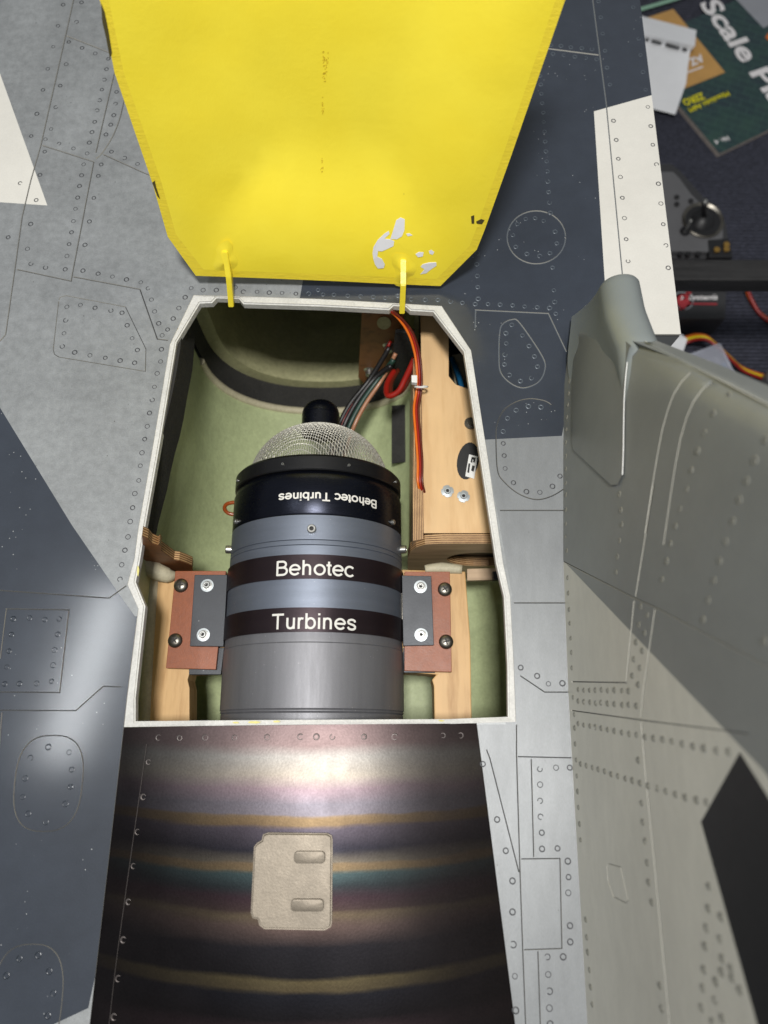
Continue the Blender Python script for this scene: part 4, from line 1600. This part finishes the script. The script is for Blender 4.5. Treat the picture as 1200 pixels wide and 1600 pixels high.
# engine rails
ZR = -0.0585
rl = prism([P(x, y, ZR) for x, y in [(243, 897), (356, 895), (352, 1050), (296, 1052), (293, 1062), (296, 1075), (296, 1180), (226, 1180)]], (0, 0, -0.02), 'engine_rail', 'wood_rail', jet, bevel=0.0007)
Vt, Ft = tube([P(240, 900, ZR - 0.003), P(236, 960, ZR - 0.003), P(230, 1060, ZR - 0.003), P(224, 1180, ZR - 0.003)], 0.0052, 12, 4)
obj('resin_fillet', Vt, Ft, 'cream', rl, None, True)
rr_ = prism([P(x, y, ZR) for x, y in [(628, 890), (727, 893), (735, 1000), (738, 1180), (680, 1180), (678, 1072), (675, 1062), (682, 1054), (628, 1050)]], (0, 0, -0.02), 'engine_rail', 'wood_rail', jet, bevel=0.0007)
Vt, Ft = tube([P(664, 890, ZR), P(690, 888, ZR - 0.001), P(722, 890, ZR)], [0.003, 0.004, 0.003], 10, 4)
obj('resin_fillet', Vt, Ft, 'cream', rr_, None, True)


def cross_screw(x, y, z, parent):
    c = P(x, y, z)
    prof = [(0, 0.0046), (0.0006, 0.0046), (0.0014, 0.0042), (0.0021, 0.0033), (0.0025, 0.0020), (0.0026, 0.0001)]
    o = disc_stack('cross_head_screw', c, prof, 'steel_dk', parent, 22)
    a0 = random.uniform(0, 1.5)
    mb = MB()
    for a in (a0, a0 + math.pi / 2):
        d, e = Vector((math.cos(a), math.sin(a), 0)), Vector((-math.sin(a), math.cos(a), 0))
        q = [c + d * (s1 * 0.0021) + e * (s2 * 0.00045) + Vector((0, 0, 0.00262)) for s1, s2 in ((-1, -1), (1, -1), (1, 1), (-1, 1))]
        mb.add(q, [(0, 1, 2, 3)])
        mb.v[-4:] = [tuple(v) for v in q]
        c = c + Vector((0, 0, 0.00004))
    mb.build('cross_recess', 'screw_hole', None if o is None else parent)
    return o


def hex_screw(x, y, z, parent):
    c = P(x, y, z)
    wz = disc_stack('washer', c, [(0, 0.0039), (0.0006, 0.0041), (0.0007, 0.0020)], 'zinc', parent, 22)
    disc_stack('split_washer', c + Vector((0.0002, -0.0002, 0.0006)), [(0, 0.0031), (0.0007, 0.0031), (0.0008, 0.0019)], 'steel', parent, 20)
    hd = disc_stack('cap_screw', c + Vector((0, 0, 0.0012)), [(0, 0.0022), (0.0018, 0.0022), (0.0021, 0.0019), (0.0021, 0.0012), (0.0008, 0.0011), (0.0007, 0.0001)], 'steel', parent, 18)
    disc_stack('hex_recess', c + Vector((0, 0, 0.0020)), [(0, 0.0011), (0.0003, 0.0001)], 'screw_hole', parent, 6)
    return hd


ZB = -0.0505
for pts, scr in (([(274, 892), (353, 892), (337, 1046), (259, 1044)], ((283, 915), (274, 1001))), ([(632, 893), (703, 893), (706, 1050), (632, 1048)], ((695, 921), (697, 1003)))):
    o = prism([P(x, y, ZB) for x, y in pts], (0, 0, -0.0035), 'fibre_plate', 'fibre', jet, bevel=0.0003)
    for x, y in scr:
        cross_screw(x, y, ZB, o)

# ------------------------------------------------------------------ turbine engine
AZ = -0.062
RB = 0.0572
eng = empty('turbine_engine', (XC, 0.1, AZ - RB), 'grey and black cylindrical jet turbine with dark lettered bands lying in the open bay', 'jet engine')
AXIS = (XC, 0, AZ)


def YT(py, r):
    return P(490, py, AZ + r).y


R1, R2, R3, R4 = 0.0558, 0.0574, 0.0563, 0.0570
y_a = YT(803, R1)      # shroud / case joint
y_b = YT(866, R2)
y_c = YT(904, R2)
y_d = YT(949, R2)
y_e = YT(987, R2)
y_f = YT(733, R1)
y_g = YT(708, R1)
yend = YT(1109, R4)
shroud = lathe_obj('intake_shroud', [(y_a, R1 - 0.0002), (y_a + 0.001, R1 + 0.0003), (y_f - 0.006, R1 + 0.0003), (y_f - 0.002, R1 - 0.001), (y_f, R1 - 0.003), (y_f + 0.004, R1 - 0.005)], AXIS, 'anod', eng, n=120)
lip = lathe_obj('intake_lip', [(y_f, R1 - 0.0055), (y_f, R1 - 0.0006), (y_f + 0.0006, R1), (y_g - 0.0018, R1), (y_g, R1 - 0.0016), (y_g + 0.0002, 0.0492), (y_g - 0.003, 0.048)], AXIS, 'lip', eng, n=120)
yg1, yg2 = YT(843, R3), YT(851, R3)
case = lathe_obj('front_case', [(y_b - 0.001, R3), (yg2 - 0.0003, R3), (yg2, R3 - 0.0006), (yg2 + 0.0003, R3), (yg1 - 0.0003, R3 - 0.0001), (yg1, R3 - 0.0008), (yg1 + 0.0003, R3 - 0.0001), (y_a - 0.0006, R3 - 0.0002), (y_a - 0.0002, R3 - 0.0008), (y_a, R3 - 0.002)], AXIS, 'case', eng, n=120)
band1 = lathe_obj('mounting_band', [(y_c, R2 - 0.002), (y_c, R2), (y_b, R2), (y_b, R2 - 0.002)], AXIS, 'band', eng, n=120)
lathe_obj('middle_case', [(y_d - 0.001, R3 + 0.0003), (y_c + 0.001, R3 + 0.0003)], AXIS, 'case', eng, n=120)
band2 = lathe_obj('mounting_band', [(y_e, R2 - 0.002), (y_e, R2 + 0.0002), (y_d, R2 + 0.0002), (y_d, R2 - 0.002)], AXIS, 'band', eng, n=120)
yr1, yr2, yr3 = YT(991, R4), YT(998, R4), YT(1003, R4)
rear = lathe_obj('rear_case', [(-0.055, R4 - 0.0008), (yend - 0.0016, R4 - 0.0006), (yend - 0.0012, R4 - 0.0011), (yend - 0.0006, R4 - 0.0003), (yend, R4 - 0.0002), (yend + 0.0005, R4 - 0.0007), (yend + 0.001, R4), (yr3 - 0.0003, R4), (yr3, R4 - 0.0007), (yr3 + 0.0003, R4 - 0.0004), (yr2, R4 - 0.0004), (yr1, R4 - 0.0006), (y_e + 0.001, R4 - 0.0006)], AXIS, 'case2', eng, n=120)


def wrap(yc, r, phi0=0.0, flip=1):
    def f(x, y, up=0.0):
        ph = phi0 + flip * x / r
        q = r + 0.00045 + up * 0.3
        return Vector((XC + q * math.sin(ph), yc + flip * y, AZ + q * math.cos(ph)))
    return f


GL = {}
def arc(cx, cy, rx, ry, a0, a1, n=16):
    return [(cx + rx * math.cos(math.radians(lerp(a0, a1, k / n))), cy + ry * math.sin(math.radians(lerp(a0, a1, k / n)))) for k in range(n + 1)]


GL['B'] = (.667, [[(.12, 0), (.12, .716)], [(.12, .676)] + arc(.36, .531, .165, .145, 90, -90, 10) + [(.12, .386)], [(.12, .386)] + arc(.39, .213, .19, .173, 90, -90, 10) + [(.12, .04)]])
GL['e'] = (.556, [[(.07, .27), (.5, .27)], arc(.28, .26, .222, .228, 2, 322, 22)])
arch = [(.11, .33), (.135, .42), (.20, .475), (.27, .487), (.35, .465), (.395, .40), (.408, .31), (.408, 0)]
GL['h'] = (.556, [[(.11, 0), (.11, .716)], arch])
GL['n'] = (.556, [[(.11, 0), (.11, .519)], arch])
GL['o'] = (.556, [arc(.28, .26, .222, .228, 0, 360, 24)])
GL['t'] = (.278, [[(.135, .66), (.135, .13), (.15, .065), (.19, .042), (.255, .045)], [(.02, .482), (.25, .482)]])
GL['c'] = (.5, [arc(.275, .26, .218, .228, 42, 318, 18)])
GL['T'] = (.611, [[(.02, .676), (.59, .676)], [(.305, 0), (.305, .676)]])
GL['u'] = (.556, [[(.445, 0), (.445, .519)], [(.445 + .0 - (x - .11), .519 - y) for x, y in arch]])
GL['r'] = (.333, [[(.11, 0), (.11, .519)], [(.11, .33), (.145, .43), (.21, .48), (.31, .468)]])
GL['b'] = (.556, [[(.11, 0), (.11, .716)], arc(.295, .26, .187, .228, 0, 360, 22)])
GL['i'] = (.222, [[(.111, 0), (.111, .519)], [(.111, .625), (.111, .716)]])
GL['s'] = (.5, [[(.43, .375), (.405, .445), (.33, .482), (.235, .487), (.14, .46), (.09, .39), (.12, .315), (.24, .275), (.36, .24), (.43, .175), (.425, .10), (.36, .05), (.255, .033), (.15, .055), (.075, .14)]])
GL[' '] = (.278, [])


def lettering(text, parent, mapf, width, height, stroke=0.098, mat='print'):
    adv = 0
    runs = []
    for ch in text:
        a, st = GL[ch]
        runs += [[(x + adv, y) for x, y in l] for l in st]
        adv += a
    k, ky = width / adv, height / 0.716
    mb = MB()
    for q, l in enumerate(runs):
        L, R = strip_polys(l, stroke)
        if (Vector(l[0]) - Vector(l[-1])).length < 1e-6:
            L[-1], R[-1] = L[0], R[0]
        n = len(L)
        V = [mapf((p.x - adv / 2) * k, (p.y - 0.358) * ky, 0.00002 * q) for p in L] + [mapf((p.x - adv / 2) * k, (p.y - 0.358) * ky, 0.00002 * q) for p in R]
        mb.add(V, [(i, n + i, n + i + 1, i + 1) for i in range(n - 1)])
    return mb.build('lettering', mat, parent)


lettering('Behotec', band1, wrap(YT(887, R2), R2, 0.072), 0.0475, 0.0089)
lettering('Turbines', band2, wrap(YT(970.5, R2), R2, 0.080), 0.0500, 0.0089)
lettering('Behotec Turbines', shroud, wrap(YT(776, R1), R1, 0.222, -1), 0.0640, 0.0052, 0.13)

# intake screen: woven wire dome
RBASE, RN = 0.0475, 0.0135
ydome0 = y_g - 0.0005
HD_ = YT(655, 0.0135) - ydome0
HD_ = max(0.024, min(0.04, P(498, 655, AZ + 0.012).y - ydome0))


def dome_y(r):
    q = min(1, r / RBASE)
    return ydome0 + HD_ * (1 - q ** 2.3) ** 0.58


mb = MB()
step = 0.00155
k = int(RBASE / step)
for fam in (0, 1):
    for i in range(-k, k + 1):
        c0 = i * step
        half = math.sqrt(max(0, RBASE ** 2 - c0 ** 2))
        if half < 0.002:
            continue
        N = 40
        run = []
        for j in range(N + 1):
            s = -half + 2 * half * j / N
            a, b = (c0, s) if fam == 0 else (s, c0)
            # turn the weave 12 degrees
            ca, sa = math.cos(0.2), math.sin(0.2)
            X, Zz = a * ca - b * sa, a * sa + b * ca
            r = math.hypot(X, Zz)
            run.append(Vector((XC + X, dome_y(r) + (0.00022 if (j + i) % 2 else -0.00022) * (1 if fam else -1), AZ + Zz)))
        V, F = tube(run, 0.00021, 4, 1, False)
        mb.add(V, F)
scr = mb.build('intake_screen', 'wire', eng)
tag(scr, kind='stuff')
lathe_obj('compressor_hub', [(y_g - 0.012, 0.043), (y_g - 0.010, 0.03), (y_g + 0.006, 0.012), (y_g + 0.016, 0.006)], AXIS, 'steel_dk', eng, n=40)
lathe_obj('intake_throat', [(y_g - 0.0125, 0.0445), (y_g - 0.012, 0.0001)], AXIS, 'black', eng, n=40)
ys0 = ydome0 + HD_ - 0.004
ys1 = P(498, 622, AZ + 0.006).y
RS = 0.0132
sp_ = [(ys0, RS), (ys1 - 0.0118, RS), (ys1 - 0.0115, RS - 0.0003), (ys1 - 0.0112, RS)]
for k in range(1, 9):
    a = math.pi / 2 * k / 8
    sp_.append((ys1 - 0.0110 + 0.0110 * math.sin(a), max(0.0002, RS * math.cos(a) ** 0.8)))
lathe_obj('starter_cap', sp_, AXIS, 'anod', eng, n=48)


def radial_bolt(py, phi, r, size, name='cap_screw', mat='steel', hole=True):
    """socket screw standing out of the case at angle phi"""
    d = Vector((math.sin(phi), 0, math.cos(phi)))
    e = Vector((math.cos(phi), 0, -math.sin(phi)))
    y = py
    c = Vector((XC, y, AZ)) + d * r
    V, F = [], []
    N = 16
    prof = [(-0.0005, 1), (size * 1.1, 1), (size * 1.3, 0.85), (size * 1.3, 0.5), (size * 0.7, 0.45)]
    for h_, rr in prof:
        for k in range(N):
            a = 2 * math.pi * k / N
            V.append(c + d * h_ + (e * math.cos(a) + Vector((0, 1, 0)) * math.sin(a)) * size * rr)
    for j in range(len(prof) - 1):
        for k in range(N):
            F.append((j * N + k, j * N + (k + 1) % N, (j + 1) * N + (k + 1) % N, (j + 1) * N + k))
    m0 = len(F)
    F.append(tuple(range((len(prof) - 1) * N, len(prof) * N)))
    o = obj(name, V, F, [mat, 'screw_hole'], eng, [0] * m0 + [1])
    return smooth_sharp(o, 35)


yb1 = YT(828, R3)
for ph in (0.03, 1.42, -1.42, 2.6, -2.6):
    radial_bolt(yb1, ph, R3, 0.0027)
yb2 = YT(795, R1)
for ph in (-1.05, 1.08):
    radial_bolt(yb2, ph, R1, 0.0017)
for ph in (-1.15, -0.32, 0.42, 1.2):
    radial_bolt(0.5 * (y_f + y_g) - 0.001, ph, R1 - 0.0002, 0.0009, 'set_screw', 'steel')

# bracket feet with their screws
ZK = -0.0470
for pts, scr_, low_ in (([(304, 898), (355, 898), (349, 1010), (296.5, 1009.5)], ((324, 915), (318, 992)), [(296, 1012), (350, 1012), (345, 1054), (295, 1054)]),
                        ([(628, 899), (674, 900), (678, 1008), (630, 1009)], ((657, 917), (658, 992)), [(630, 1012), (680, 1012), (680, 1051), (631, 1051)])):
    o = prism([P(x, y, ZK) for x, y in pts], (0, 0, -0.0034), 'mount_bracket', 'bracket', eng, bevel=0.0003)
    prism([P(x, y, -0.0545) for x, y in low_], (0, 0, -0.003), 'lower_bracket', 'bracket', eng, bevel=0.0003)
    for x, y in scr_:
        hex_screw(x, y, ZK, o)
for sx in (-1, 1):
    V, F = [], []
    xs = XC + sx * (RB + 0.0004)
    c = [Vector((xs - sx * 0.002, lerp(y_c, y_d, t), AZ + z)) for t, z in ((-0.1, -0.004), (1.1, -0.004), (1.1, 0.012), (-0.1, 0.012))]
    prism(c, (sx * 0.0035, 0, 0), 'clamp_tab', 'steel_dk', eng, bevel=0.0004)

# amber fuel line loop on the left of the engine
al = [P(392, 784, -0.075), P(366, 785, -0.075), P(354, 788, -0.076), P(351, 795, -0.078), P(357, 802, -0.08), P(370, 804, -0.081), P(392, 803, -0.082)]
Vt, Ft = tube(al, 0.0014, 8, 6)
obj('fuel_line', Vt, Ft, 'amber', eng, None, True)

# ------------------------------------------------------------------ wiring
def wire_thing(name, label, cat, strands):
    p0 = strands[0][0][0]
    t = empty(name, p0, label, cat)
    for pts, r, mat in strands:
        Vt, Ft = tube(pts, r, 8, 6)
        obj('strand', Vt, Ft, mat, t, None, True)
    return t


def lead(off, mat, r=0.00085):
    dx, dz = off
    path = [(609, 484, -0.004), (626, 498, -0.010), (642, 520, -0.018), (652, 550, -0.027), (656, 585, -0.034), (655, 612, -0.039), (651, 640, -0.040), (654, 680, -0.040), (657, 720, -0.040), (657, 752, -0.041), (661, 770, -0.046)]
    out = []
    for i, (x, y, z) in enumerate(path):
        p = P(x, y, z)
        out.append(p + Vector((dx, 0.0006 * math.sin(i * 1.3 + dx * 3000), dz)))
    return (out, r, mat)


wire_thing('servo_lead', 'flat orange, red and brown servo lead running down beside the plywood tray', 'cable',
           [lead((-0.0018, 0), 'orange'), lead((-0.0003, 0.0003), 'red'), lead((0.0012, 0), 'brown')])
c = P(650, 598, -0.034)
tie = empty('cable_tie', c, 'white cable tie clasping the servo lead against the plywood', 'cable tie')
ringp = [c + Vector((0.0035 + 0.0042 * math.cos(a), -0.003 - 0.004 * math.sin(a) * 0.6, 0.0042 * math.sin(a))) for a in [2 * math.pi * k / 14 for k in range(15)]]
Vt, Ft = tube(ringp, 0.0007, 6, 1)
obj('strap', Vt, Ft, 'whitepl', tie, None, True)
prism([P(x, y, -0.029) for x, y in [(643, 586), (652, 586), (652, 598), (643, 597)]], (0, 0, -0.004), 'tie_head', 'whitepl', tie, bevel=0.0004)
red = [P(648, 560, -0.05), P(634, 590, -0.06), P(622, 612, -0.066), P(606, 618, -0.07), P(605, 600, -0.075), P(616, 580, -0.08)]
wire_thing('red_wire', 'thick red wire bent into a hook in front of the dark strap', 'cable', [(red, 0.0022, 'red'), ([p + Vector((0.003, 0.002, -0.002)) for p in red], 0.0018, 'brown')])
bund = []
for k, (mat, dx, r) in enumerate((('blackw', 0, 0.0022), ('greenw', 0.004, 0.002), ('copper', 0.0075, 0.0016), ('blackw', -0.004, 0.002), ('red', -0.002, 0.0012))):
    bund.append(([P(612, 560, -0.075) + Vector((dx * 0.4, 0.004 * k - 0.006, 0.002 * k)), P(585, 592, -0.085) + Vector((dx * 0.8, 0, 0)), P(555, 632, -0.09) + Vector((dx, 0, 0)), P(535, 672, -0.095) + Vector((dx, 0, 0)), P(520, 720, -0.11) + Vector((dx, 0, 0))], r, mat))
wire_thing('wire_bundle', 'bundle of black and green wires disappearing behind the engine intake screen', 'cable', bund)

# ------------------------------------------------------------------ workbench things beyond the fuselage
ZM = FLOOR + 0.007


def flat_quad(name, pxs, z, mat, parent, th=0.0006):
    return prism([P(x, y, z) for x, y in pxs], (0, 0, -th), name, mat, parent)


# stand carrying the fuselage
ZBAR = -0.19
stand = empty('support_stand', (0.0, P(1130, 422, ZBAR).y, FLOOR), 'black stained timber bar of the stand under the fuselage', 'stand')
yb0, yb1_ = P(1130, 438, ZBAR).y, P(1130, 405, ZBAR).y


def box(name, a, b, mat, parent, bev=0.0):
    x0, y0, z0 = a
    x1, y1, z1 = b
    return prism([(x0, y0, z1), (x1, y0, z1), (x1, y1, z1), (x0, y1, z1)], (0, 0, z0 - z1), name, mat, parent, bevel=bev)


box('crossbar', (-0.34, yb0, ZBAR - 0.02), (0.56, yb1_, ZBAR), 'barwood', stand, 0.002)
for x in (-0.33, 0.52):
    box('leg', (x, yb0 + 0.002, FLOOR), (x + 0.02, yb1_ - 0.002, ZBAR - 0.021), 'barwood', stand, 0.002)

# magazine
mg = empty('magazine', P(1125, 240, FLOOR), 'dark green magazine with big white title lying on the carpet', 'magazine')
c0, ca_, cb_ = P(1124, 240, ZM), P(1000, 92, ZM), P(1200, 208, ZM)
u = (ca_ - c0).normalized()
v = Vector((u.y, -u.x, 0))
if v.dot(cb_ - c0) < 0:
    v = -v
A = [c0, c0 + v * 0.297, c0 + v * 0.297 + u * 0.21, c0 + u * 0.21]
# gently curling cover
V, F = [], []
NX = 12
for k, dz in ((0, 0.0), (1, -0.0055)):
    for j in range(NX + 1):
        for i in range(2):
            p = c0 + v * (0.297 * j / NX) + u * (0.21 * i)
            V.append(p + Vector((0, 0, dz)))
for j in range(NX):
    F.append((2 * j, 2 * j + 1, 2 * j + 3, 2 * j + 2))
obj('cover', V[:2 * (NX + 1)], F, 'cover', mg)
prism([p + Vector((0, 0, -0.0006)) for p in A], (0, 0, -0.0062), 'pages', 'pages', mg)


def dir_map(px, py, px2, py2, z):
    o = P(px, py, z)
    d = (P(px2, py2, z) - o).normalized()
    e = Vector((-d.y, d.x, 0))
    return lambda x, y: o + d * x + e * y


def px_len(px, py, n_, z):
    return (P(px + n_, py, z) - P(px, py, z)).length


zt = ZM + 0.0006
k_ = px_len(1140, 60, 1, zt)
text_obj('Scale Pla', 'wprint', 'title', mg, dir_map(1164, 80, 1223, 161, zt), 226 * k_, 35 * k_, 0.03)
flat_quad('cover_panel', [(985, 36), (1052, 14), (1133, 113), (1050, 146)], zt, 'tan', mg, 0.0003)
text_obj('AZ', 'wprint', 'panel_title', mg, dir_map(1088, 94, 1066, 103, zt + 0.0004), 26 * k_, 15 * k_, 0.04)
flat_quad('panel_rule', [(1074, 112), (1098, 103), (1099, 105), (1075, 114)], zt + 0.0004, 'wprint', mg, 0.0002)
text_obj('ZERO', 'yprint', 'subtitle', mg, dir_map(1084, 155, 1060, 164, zt), 36 * k_, 13 * k_, 0.03)
text_obj('Mitsubishi A6M', 'yprint', 'subtitle', mg, dir_map(1108, 159, 1084, 169.5, zt), 72 * k_, 9 * k_, 0.02)
text_obj('Nr. 4', 'wprint', 'issue_number', mg, dir_map(1128, 219, 1108, 225.5, zt), 23 * k_, 8 * k_, 0.03)
flat_quad('cover_line', [(985, 16), (1075, -10), (1075, -5), (985, 22)], zt, 'gprint', mg, 0.0002)
flat_quad('cover_picture', [(1140, -12), (1193, 44), (1200, 40), (1240, 20), (1230, -40)], zt, 'gyprint', mg, 0.0002)
flat_quad('cover_picture_red', [(1196, 58), (1205, 46), (1220, 60), (1204, 66)], zt, 'orange', mg, 0.0002)

# folded leaflet on the magazine
zp = ZM + 0.003
lf_ = empty('folded_leaflet', P(1030, 110, zp), 'white folded leaflet lying over the corner of the green magazine', 'leaflet')
low_e = [P(960, 52, zp + 0.004), P(1078, 80, zp + 0.006)]
far_e = [P(945, 10, zp + 0.003), P(1088, 47, zp + 0.002)]
fold = [P(958, 42, zp + 0.016), P(1086, 72, zp + 0.016)]
obj('upper_flap', [far_e[0], far_e[1], fold[1], fold[0]], [(0, 3, 2, 1)], 'paper', lf_)
obj('fold', [fold[0], fold[1], low_e[1], low_e[0]], [(0, 3, 2, 1)], 'paper', lf_)
flap = obj('lower_flap', [low_e[0], low_e[1], P(1072, 130, zp + 0.004), P(1055, 179, zp + 0.001), P(960, 155, zp), P(950, 100, zp + 0.003)], [(0, 5, 4, 3, 2, 1)], 'paper', lf_)
for (a, b) in (((1008, 57), (1014, 59)), ((1018, 60), (1034, 64)), ((1040, 66), (1062, 72)), ((1066, 73), (1074, 75))):
    flat_quad('printed_line', [(a[0], a[1] + 1), (b[0], b[1] + 1), (b[0], b[1] + 5), (a[0], a[1] + 5)], zp + 0.010, 'bprint', lf_, 0.0002)

# radio transmitter
ZX = FLOOR + 0.075
tx = empty('radio_transmitter', P(1060, 330, FLOOR), 'grey and black hand-held radio transmitter half hidden under the fuselage edge', 'transmitter')
body = prism([P(x, y, ZX - 0.006) for x, y in [(900, 250), (1050, 254), (1064, 266), (1100, 306), (1124, 322), (1136, 350), (1142, 396), (1136, 404), (900, 404)]], (0, 0, -0.06), 'case', 'greydark', tx, bevel=0.004)
face = prism([P(x, y, ZX) for x, y in [(900, 268), (1052, 268), (1062, 278), (1080, 303), (1096, 319), (1118, 330), (1130, 350), (1130, 372), (1112, 378), (1110, 393), (900, 390)]], (0, 0, -0.006), 'face_panel', 'greymid', tx, bevel=0.001)
gc = P(1098, 345, ZX)
gr = 31 * px_len(1098, 345, 1, ZX)
lathe_obj('gimbal_ring', [(ZX - 0.002, gr * 1.05), (ZX + 0.002, gr * 1.05), (ZX + 0.003, gr), (ZX + 0.001, gr * 0.88), (ZX - 0.001, gr * 0.86)], gc, 'steel_dk', tx, 'Z', 40)
gd = lathe_obj('gimbal_cup', [(ZX + 0.0008, gr * 0.9), (ZX + 0.0012, gr * 0.6), (ZX + 0.006, gr * 0.42), (ZX + 0.010, gr * 0.1)], gc, 'black', tx, 'Z', 32)
Vt, Ft = tube([gc + Vector((0, 0, 0.006)), P(1100, 328, ZX + 0.022), P(1101, 317, ZX + 0.032)], [0.003, 0.0028, 0.0034], 12, 4)
stk = obj('stick', Vt, Ft, 'black', tx, None, True)
lathe_obj('stick_tip', [(ZX + 0.031, 0.0026), (ZX + 0.034, 0.003), (ZX + 0.0355, 0.0015)], P(1101.5, 316, ZX + 0.032), 'steel', stk, 'Z', 12)
sw = P(1070, 362, ZX)
knob = lathe_obj('switch_boot', [(ZX, 0.006), (ZX + 0.003, 0.0058), (ZX + 0.006, 0.003)], sw, 'black', tx, 'Z', 16)
Vt, Ft = tube([sw + Vector((0, 0, 0.004)), sw + Vector((0.001, 0.002, 0.011)), sw + Vector((0.0015, 0.004, 0.016))], [0.0015, 0.0016, 0.0026], 8, 3)
obj('switch_lever', Vt, Ft, 'steel', tx, None, True)
for x, y in ((1057, 309), (1057, 320), (1079, 315)):
    c = P(x, y, ZX)
    lathe_obj('trim_button', [(ZX, 0.003), (ZX + 0.002, 0.003), (ZX + 0.003, 0.002)], c, 'black', tx, 'Z', 12)
for x, y in ((1119, 392), (1134, 391), (1134, 384)):
    c = P(x, y, ZX)
    lathe_obj('brass_contact', [(ZX - 0.004, 0.0036), (ZX + 0.003, 0.0036), (ZX + 0.0035, 0.0018)], c, 'gold', tx, 'Z', 14)
prism([P(x, y, ZX + 0.001) for x, y in [(1106, 374), (1140, 372), (1146, 402), (1108, 402)]], (0, 0, -0.01), 'contact_block', 'black', tx, bevel=0.002)
for x, y in ((1064, 396), (1076, 396), (1092, 396)):
    prism([P(a, b, ZX + 0.0005) for a, b in rounded_px(x - 4, y - 3, x + 4, y + 3, 2)], (0, 0, -0.003), 'menu_key', 'black', tx)

# electronics box with printed logo
ZE = FLOOR + 0.04
eb = empty('electronics_box', P(1090, 470, FLOOR), 'flat dark grey electronics box with a red and white printed logo', 'electronics box')
prism([P(x, y, ZE) for x, y in [(960, 436), (1136, 436), (1134, 498), (960, 498)]], (0, 0, -0.035), 'box_case', 'greydark', eb, bevel=0.002)
ke = px_len(1090, 470, 1, ZE)
ze = ZE + 0.0006
text_obj('x Systems', 'wprint', 'logo_text', eb, dir_map(1092, 465.5, 1132, 465.5, ze), 60 * ke, 12 * ke, 0.03, 0.25)
text_obj('®', 'wprint', 'logo_mark', eb, dir_map(1116.5, 462, 1132, 462, ze), 5 * ke, 5 * ke)
flat_quad('logo_rule', [(1072, 473), (1121, 473.5), (1120, 476.5), (1078, 475.5)], ze, 'rprint', eb, 0.0003)
flat_quad('logo_slash', [(1076, 446), (1084, 446), (1070, 484), (1060, 484)], ze, 'rprint', eb, 0.0003)
lathe_obj('logo_ring', [(ZE, 16 * ke), (ze, 16 * ke), (ze, 14 * ke), (ZE, 14 * ke)], P(1067, 470, ZE), 'gyprint', eb, 'Z', 36)
prism([P(x, y, ZE + 0.0002) for x, y in ell(1067, 470, 10, 10, 22)[:-1]], (0, 0, -0.0003), 'logo_disc', 'rprint', eb)

# orange extension leads on the carpet
def ext(name, label, pts, mats, r=0.0021):
    s = []
    for k, mm in enumerate(mats):
        s.append(([P(x, y, FLOOR + z) + Vector((0.0012 * k, -0.003 * k, 0.0006 * k)) for x, y, z in pts], r, mm))
    return wire_thing(name, label, 'cable', s)


ext('extension_lead', 'orange lead curving down the carpet beside the electronics box', [(1155, 425, 0.02), (1164, 446, 0.012), (1172, 466, 0.008), (1184, 486, 0.004), (1204, 502, 0.004), (1240, 520, 0.004)], ('orange', 'red'), 0.0024)
ext('extension_lead', 'orange and yellow lead looping over the carpet behind the clear plastic box', [(1040, 548, 0.01), (1070, 528, 0.02), (1098, 524, 0.03), (1118, 538, 0.03), (1140, 558, 0.02), (1160, 575, 0.01), (1196, 588, 0.004), (1240, 600, 0.004)], ('orange', 'yprint', 'red'), 0.002)

# clear plastic parts box, standing tilted
pb = empty('plastic_box', P(1090, 590, FLOOR), 'clear plastic parts box with small parts inside', 'plastic box')
zb, zt2 = FLOOR + 0.004, FLOOR + 0.06
topq = [(1010, 580), (1124, 538), (1148, 588), (1060, 640)]
botq = [(1020, 592), (1120, 556), (1138, 592), (1065, 632)]
tq, bq = [P(x, y, zt2) for x, y in topq], [P(x, y, zb) for x, y in botq]
ti = [lerp(p, sum(tq, Vector()) / 4, 0.06) for p in tq]
bi = [lerp(p, sum(bq, Vector()) / 4, 0.06) + Vector((0, 0, 0.0015)) for p in bq]
V = tq + bq + ti + bi
F = []
for i in range(4):
    j = (i + 1) % 4
    F += [(i, j, 4 + j, 4 + i), (8 + i, 12 + i, 12 + j, 8 + j), (i, 8 + i, 8 + j, j)]
F += [(4, 5, 6, 7), (15, 14, 13, 12), (8, 9, 10, 11)]
o = obj('tub', V, F, 'clear', pb)
smooth_sharp(o, 20)
# lid rim strips
for a, b in zip(tq, tq[1:] + tq[:1]):
    Vt, Ft = tube([a, b], 0.0018, 8, 1)
    obj('rim_bead', Vt, Ft, 'clear', pb, None, True)
for (x0, y0, x1, y1, mat, cat, lab) in ((1128, 566, 1134, 586, 'bluew', 'plug', 'small dark blue plug lying in the clear plastic box'), (1120, 584, 1127, 592, 'orange', 'plug', 'small orange plug lying in the clear plastic box')):
    o = prism([P(x, y, zb + 0.008) for x, y in rounded_px(x0, y0, x1, y1, 2)], (0, 0, -0.005), 'small_plug', mat, None)
    tag(o, lab, cat)
sc_ = flat_quad('paper_scrap', [(1000, 560), (1062, 520), (1074, 530), (1064, 560), (1015, 600)], FLOOR + 0.03, 'paper', None, 0.0008)
tag(sc_, 'white paper scrap showing behind the wing block above the clear plastic box', 'paper')
c = P(1206, 602, FLOOR)
kb = lathe_obj('grey_cap', [(FLOOR, 0.016), (FLOOR + 0.02, 0.016), (FLOOR + 0.026, 0.012), (FLOOR + 0.027, 0.004)], c, 'greymid', None, 'Z', 28)
tag(kb, 'round grey cap standing on the carpet at the right edge', 'cap')
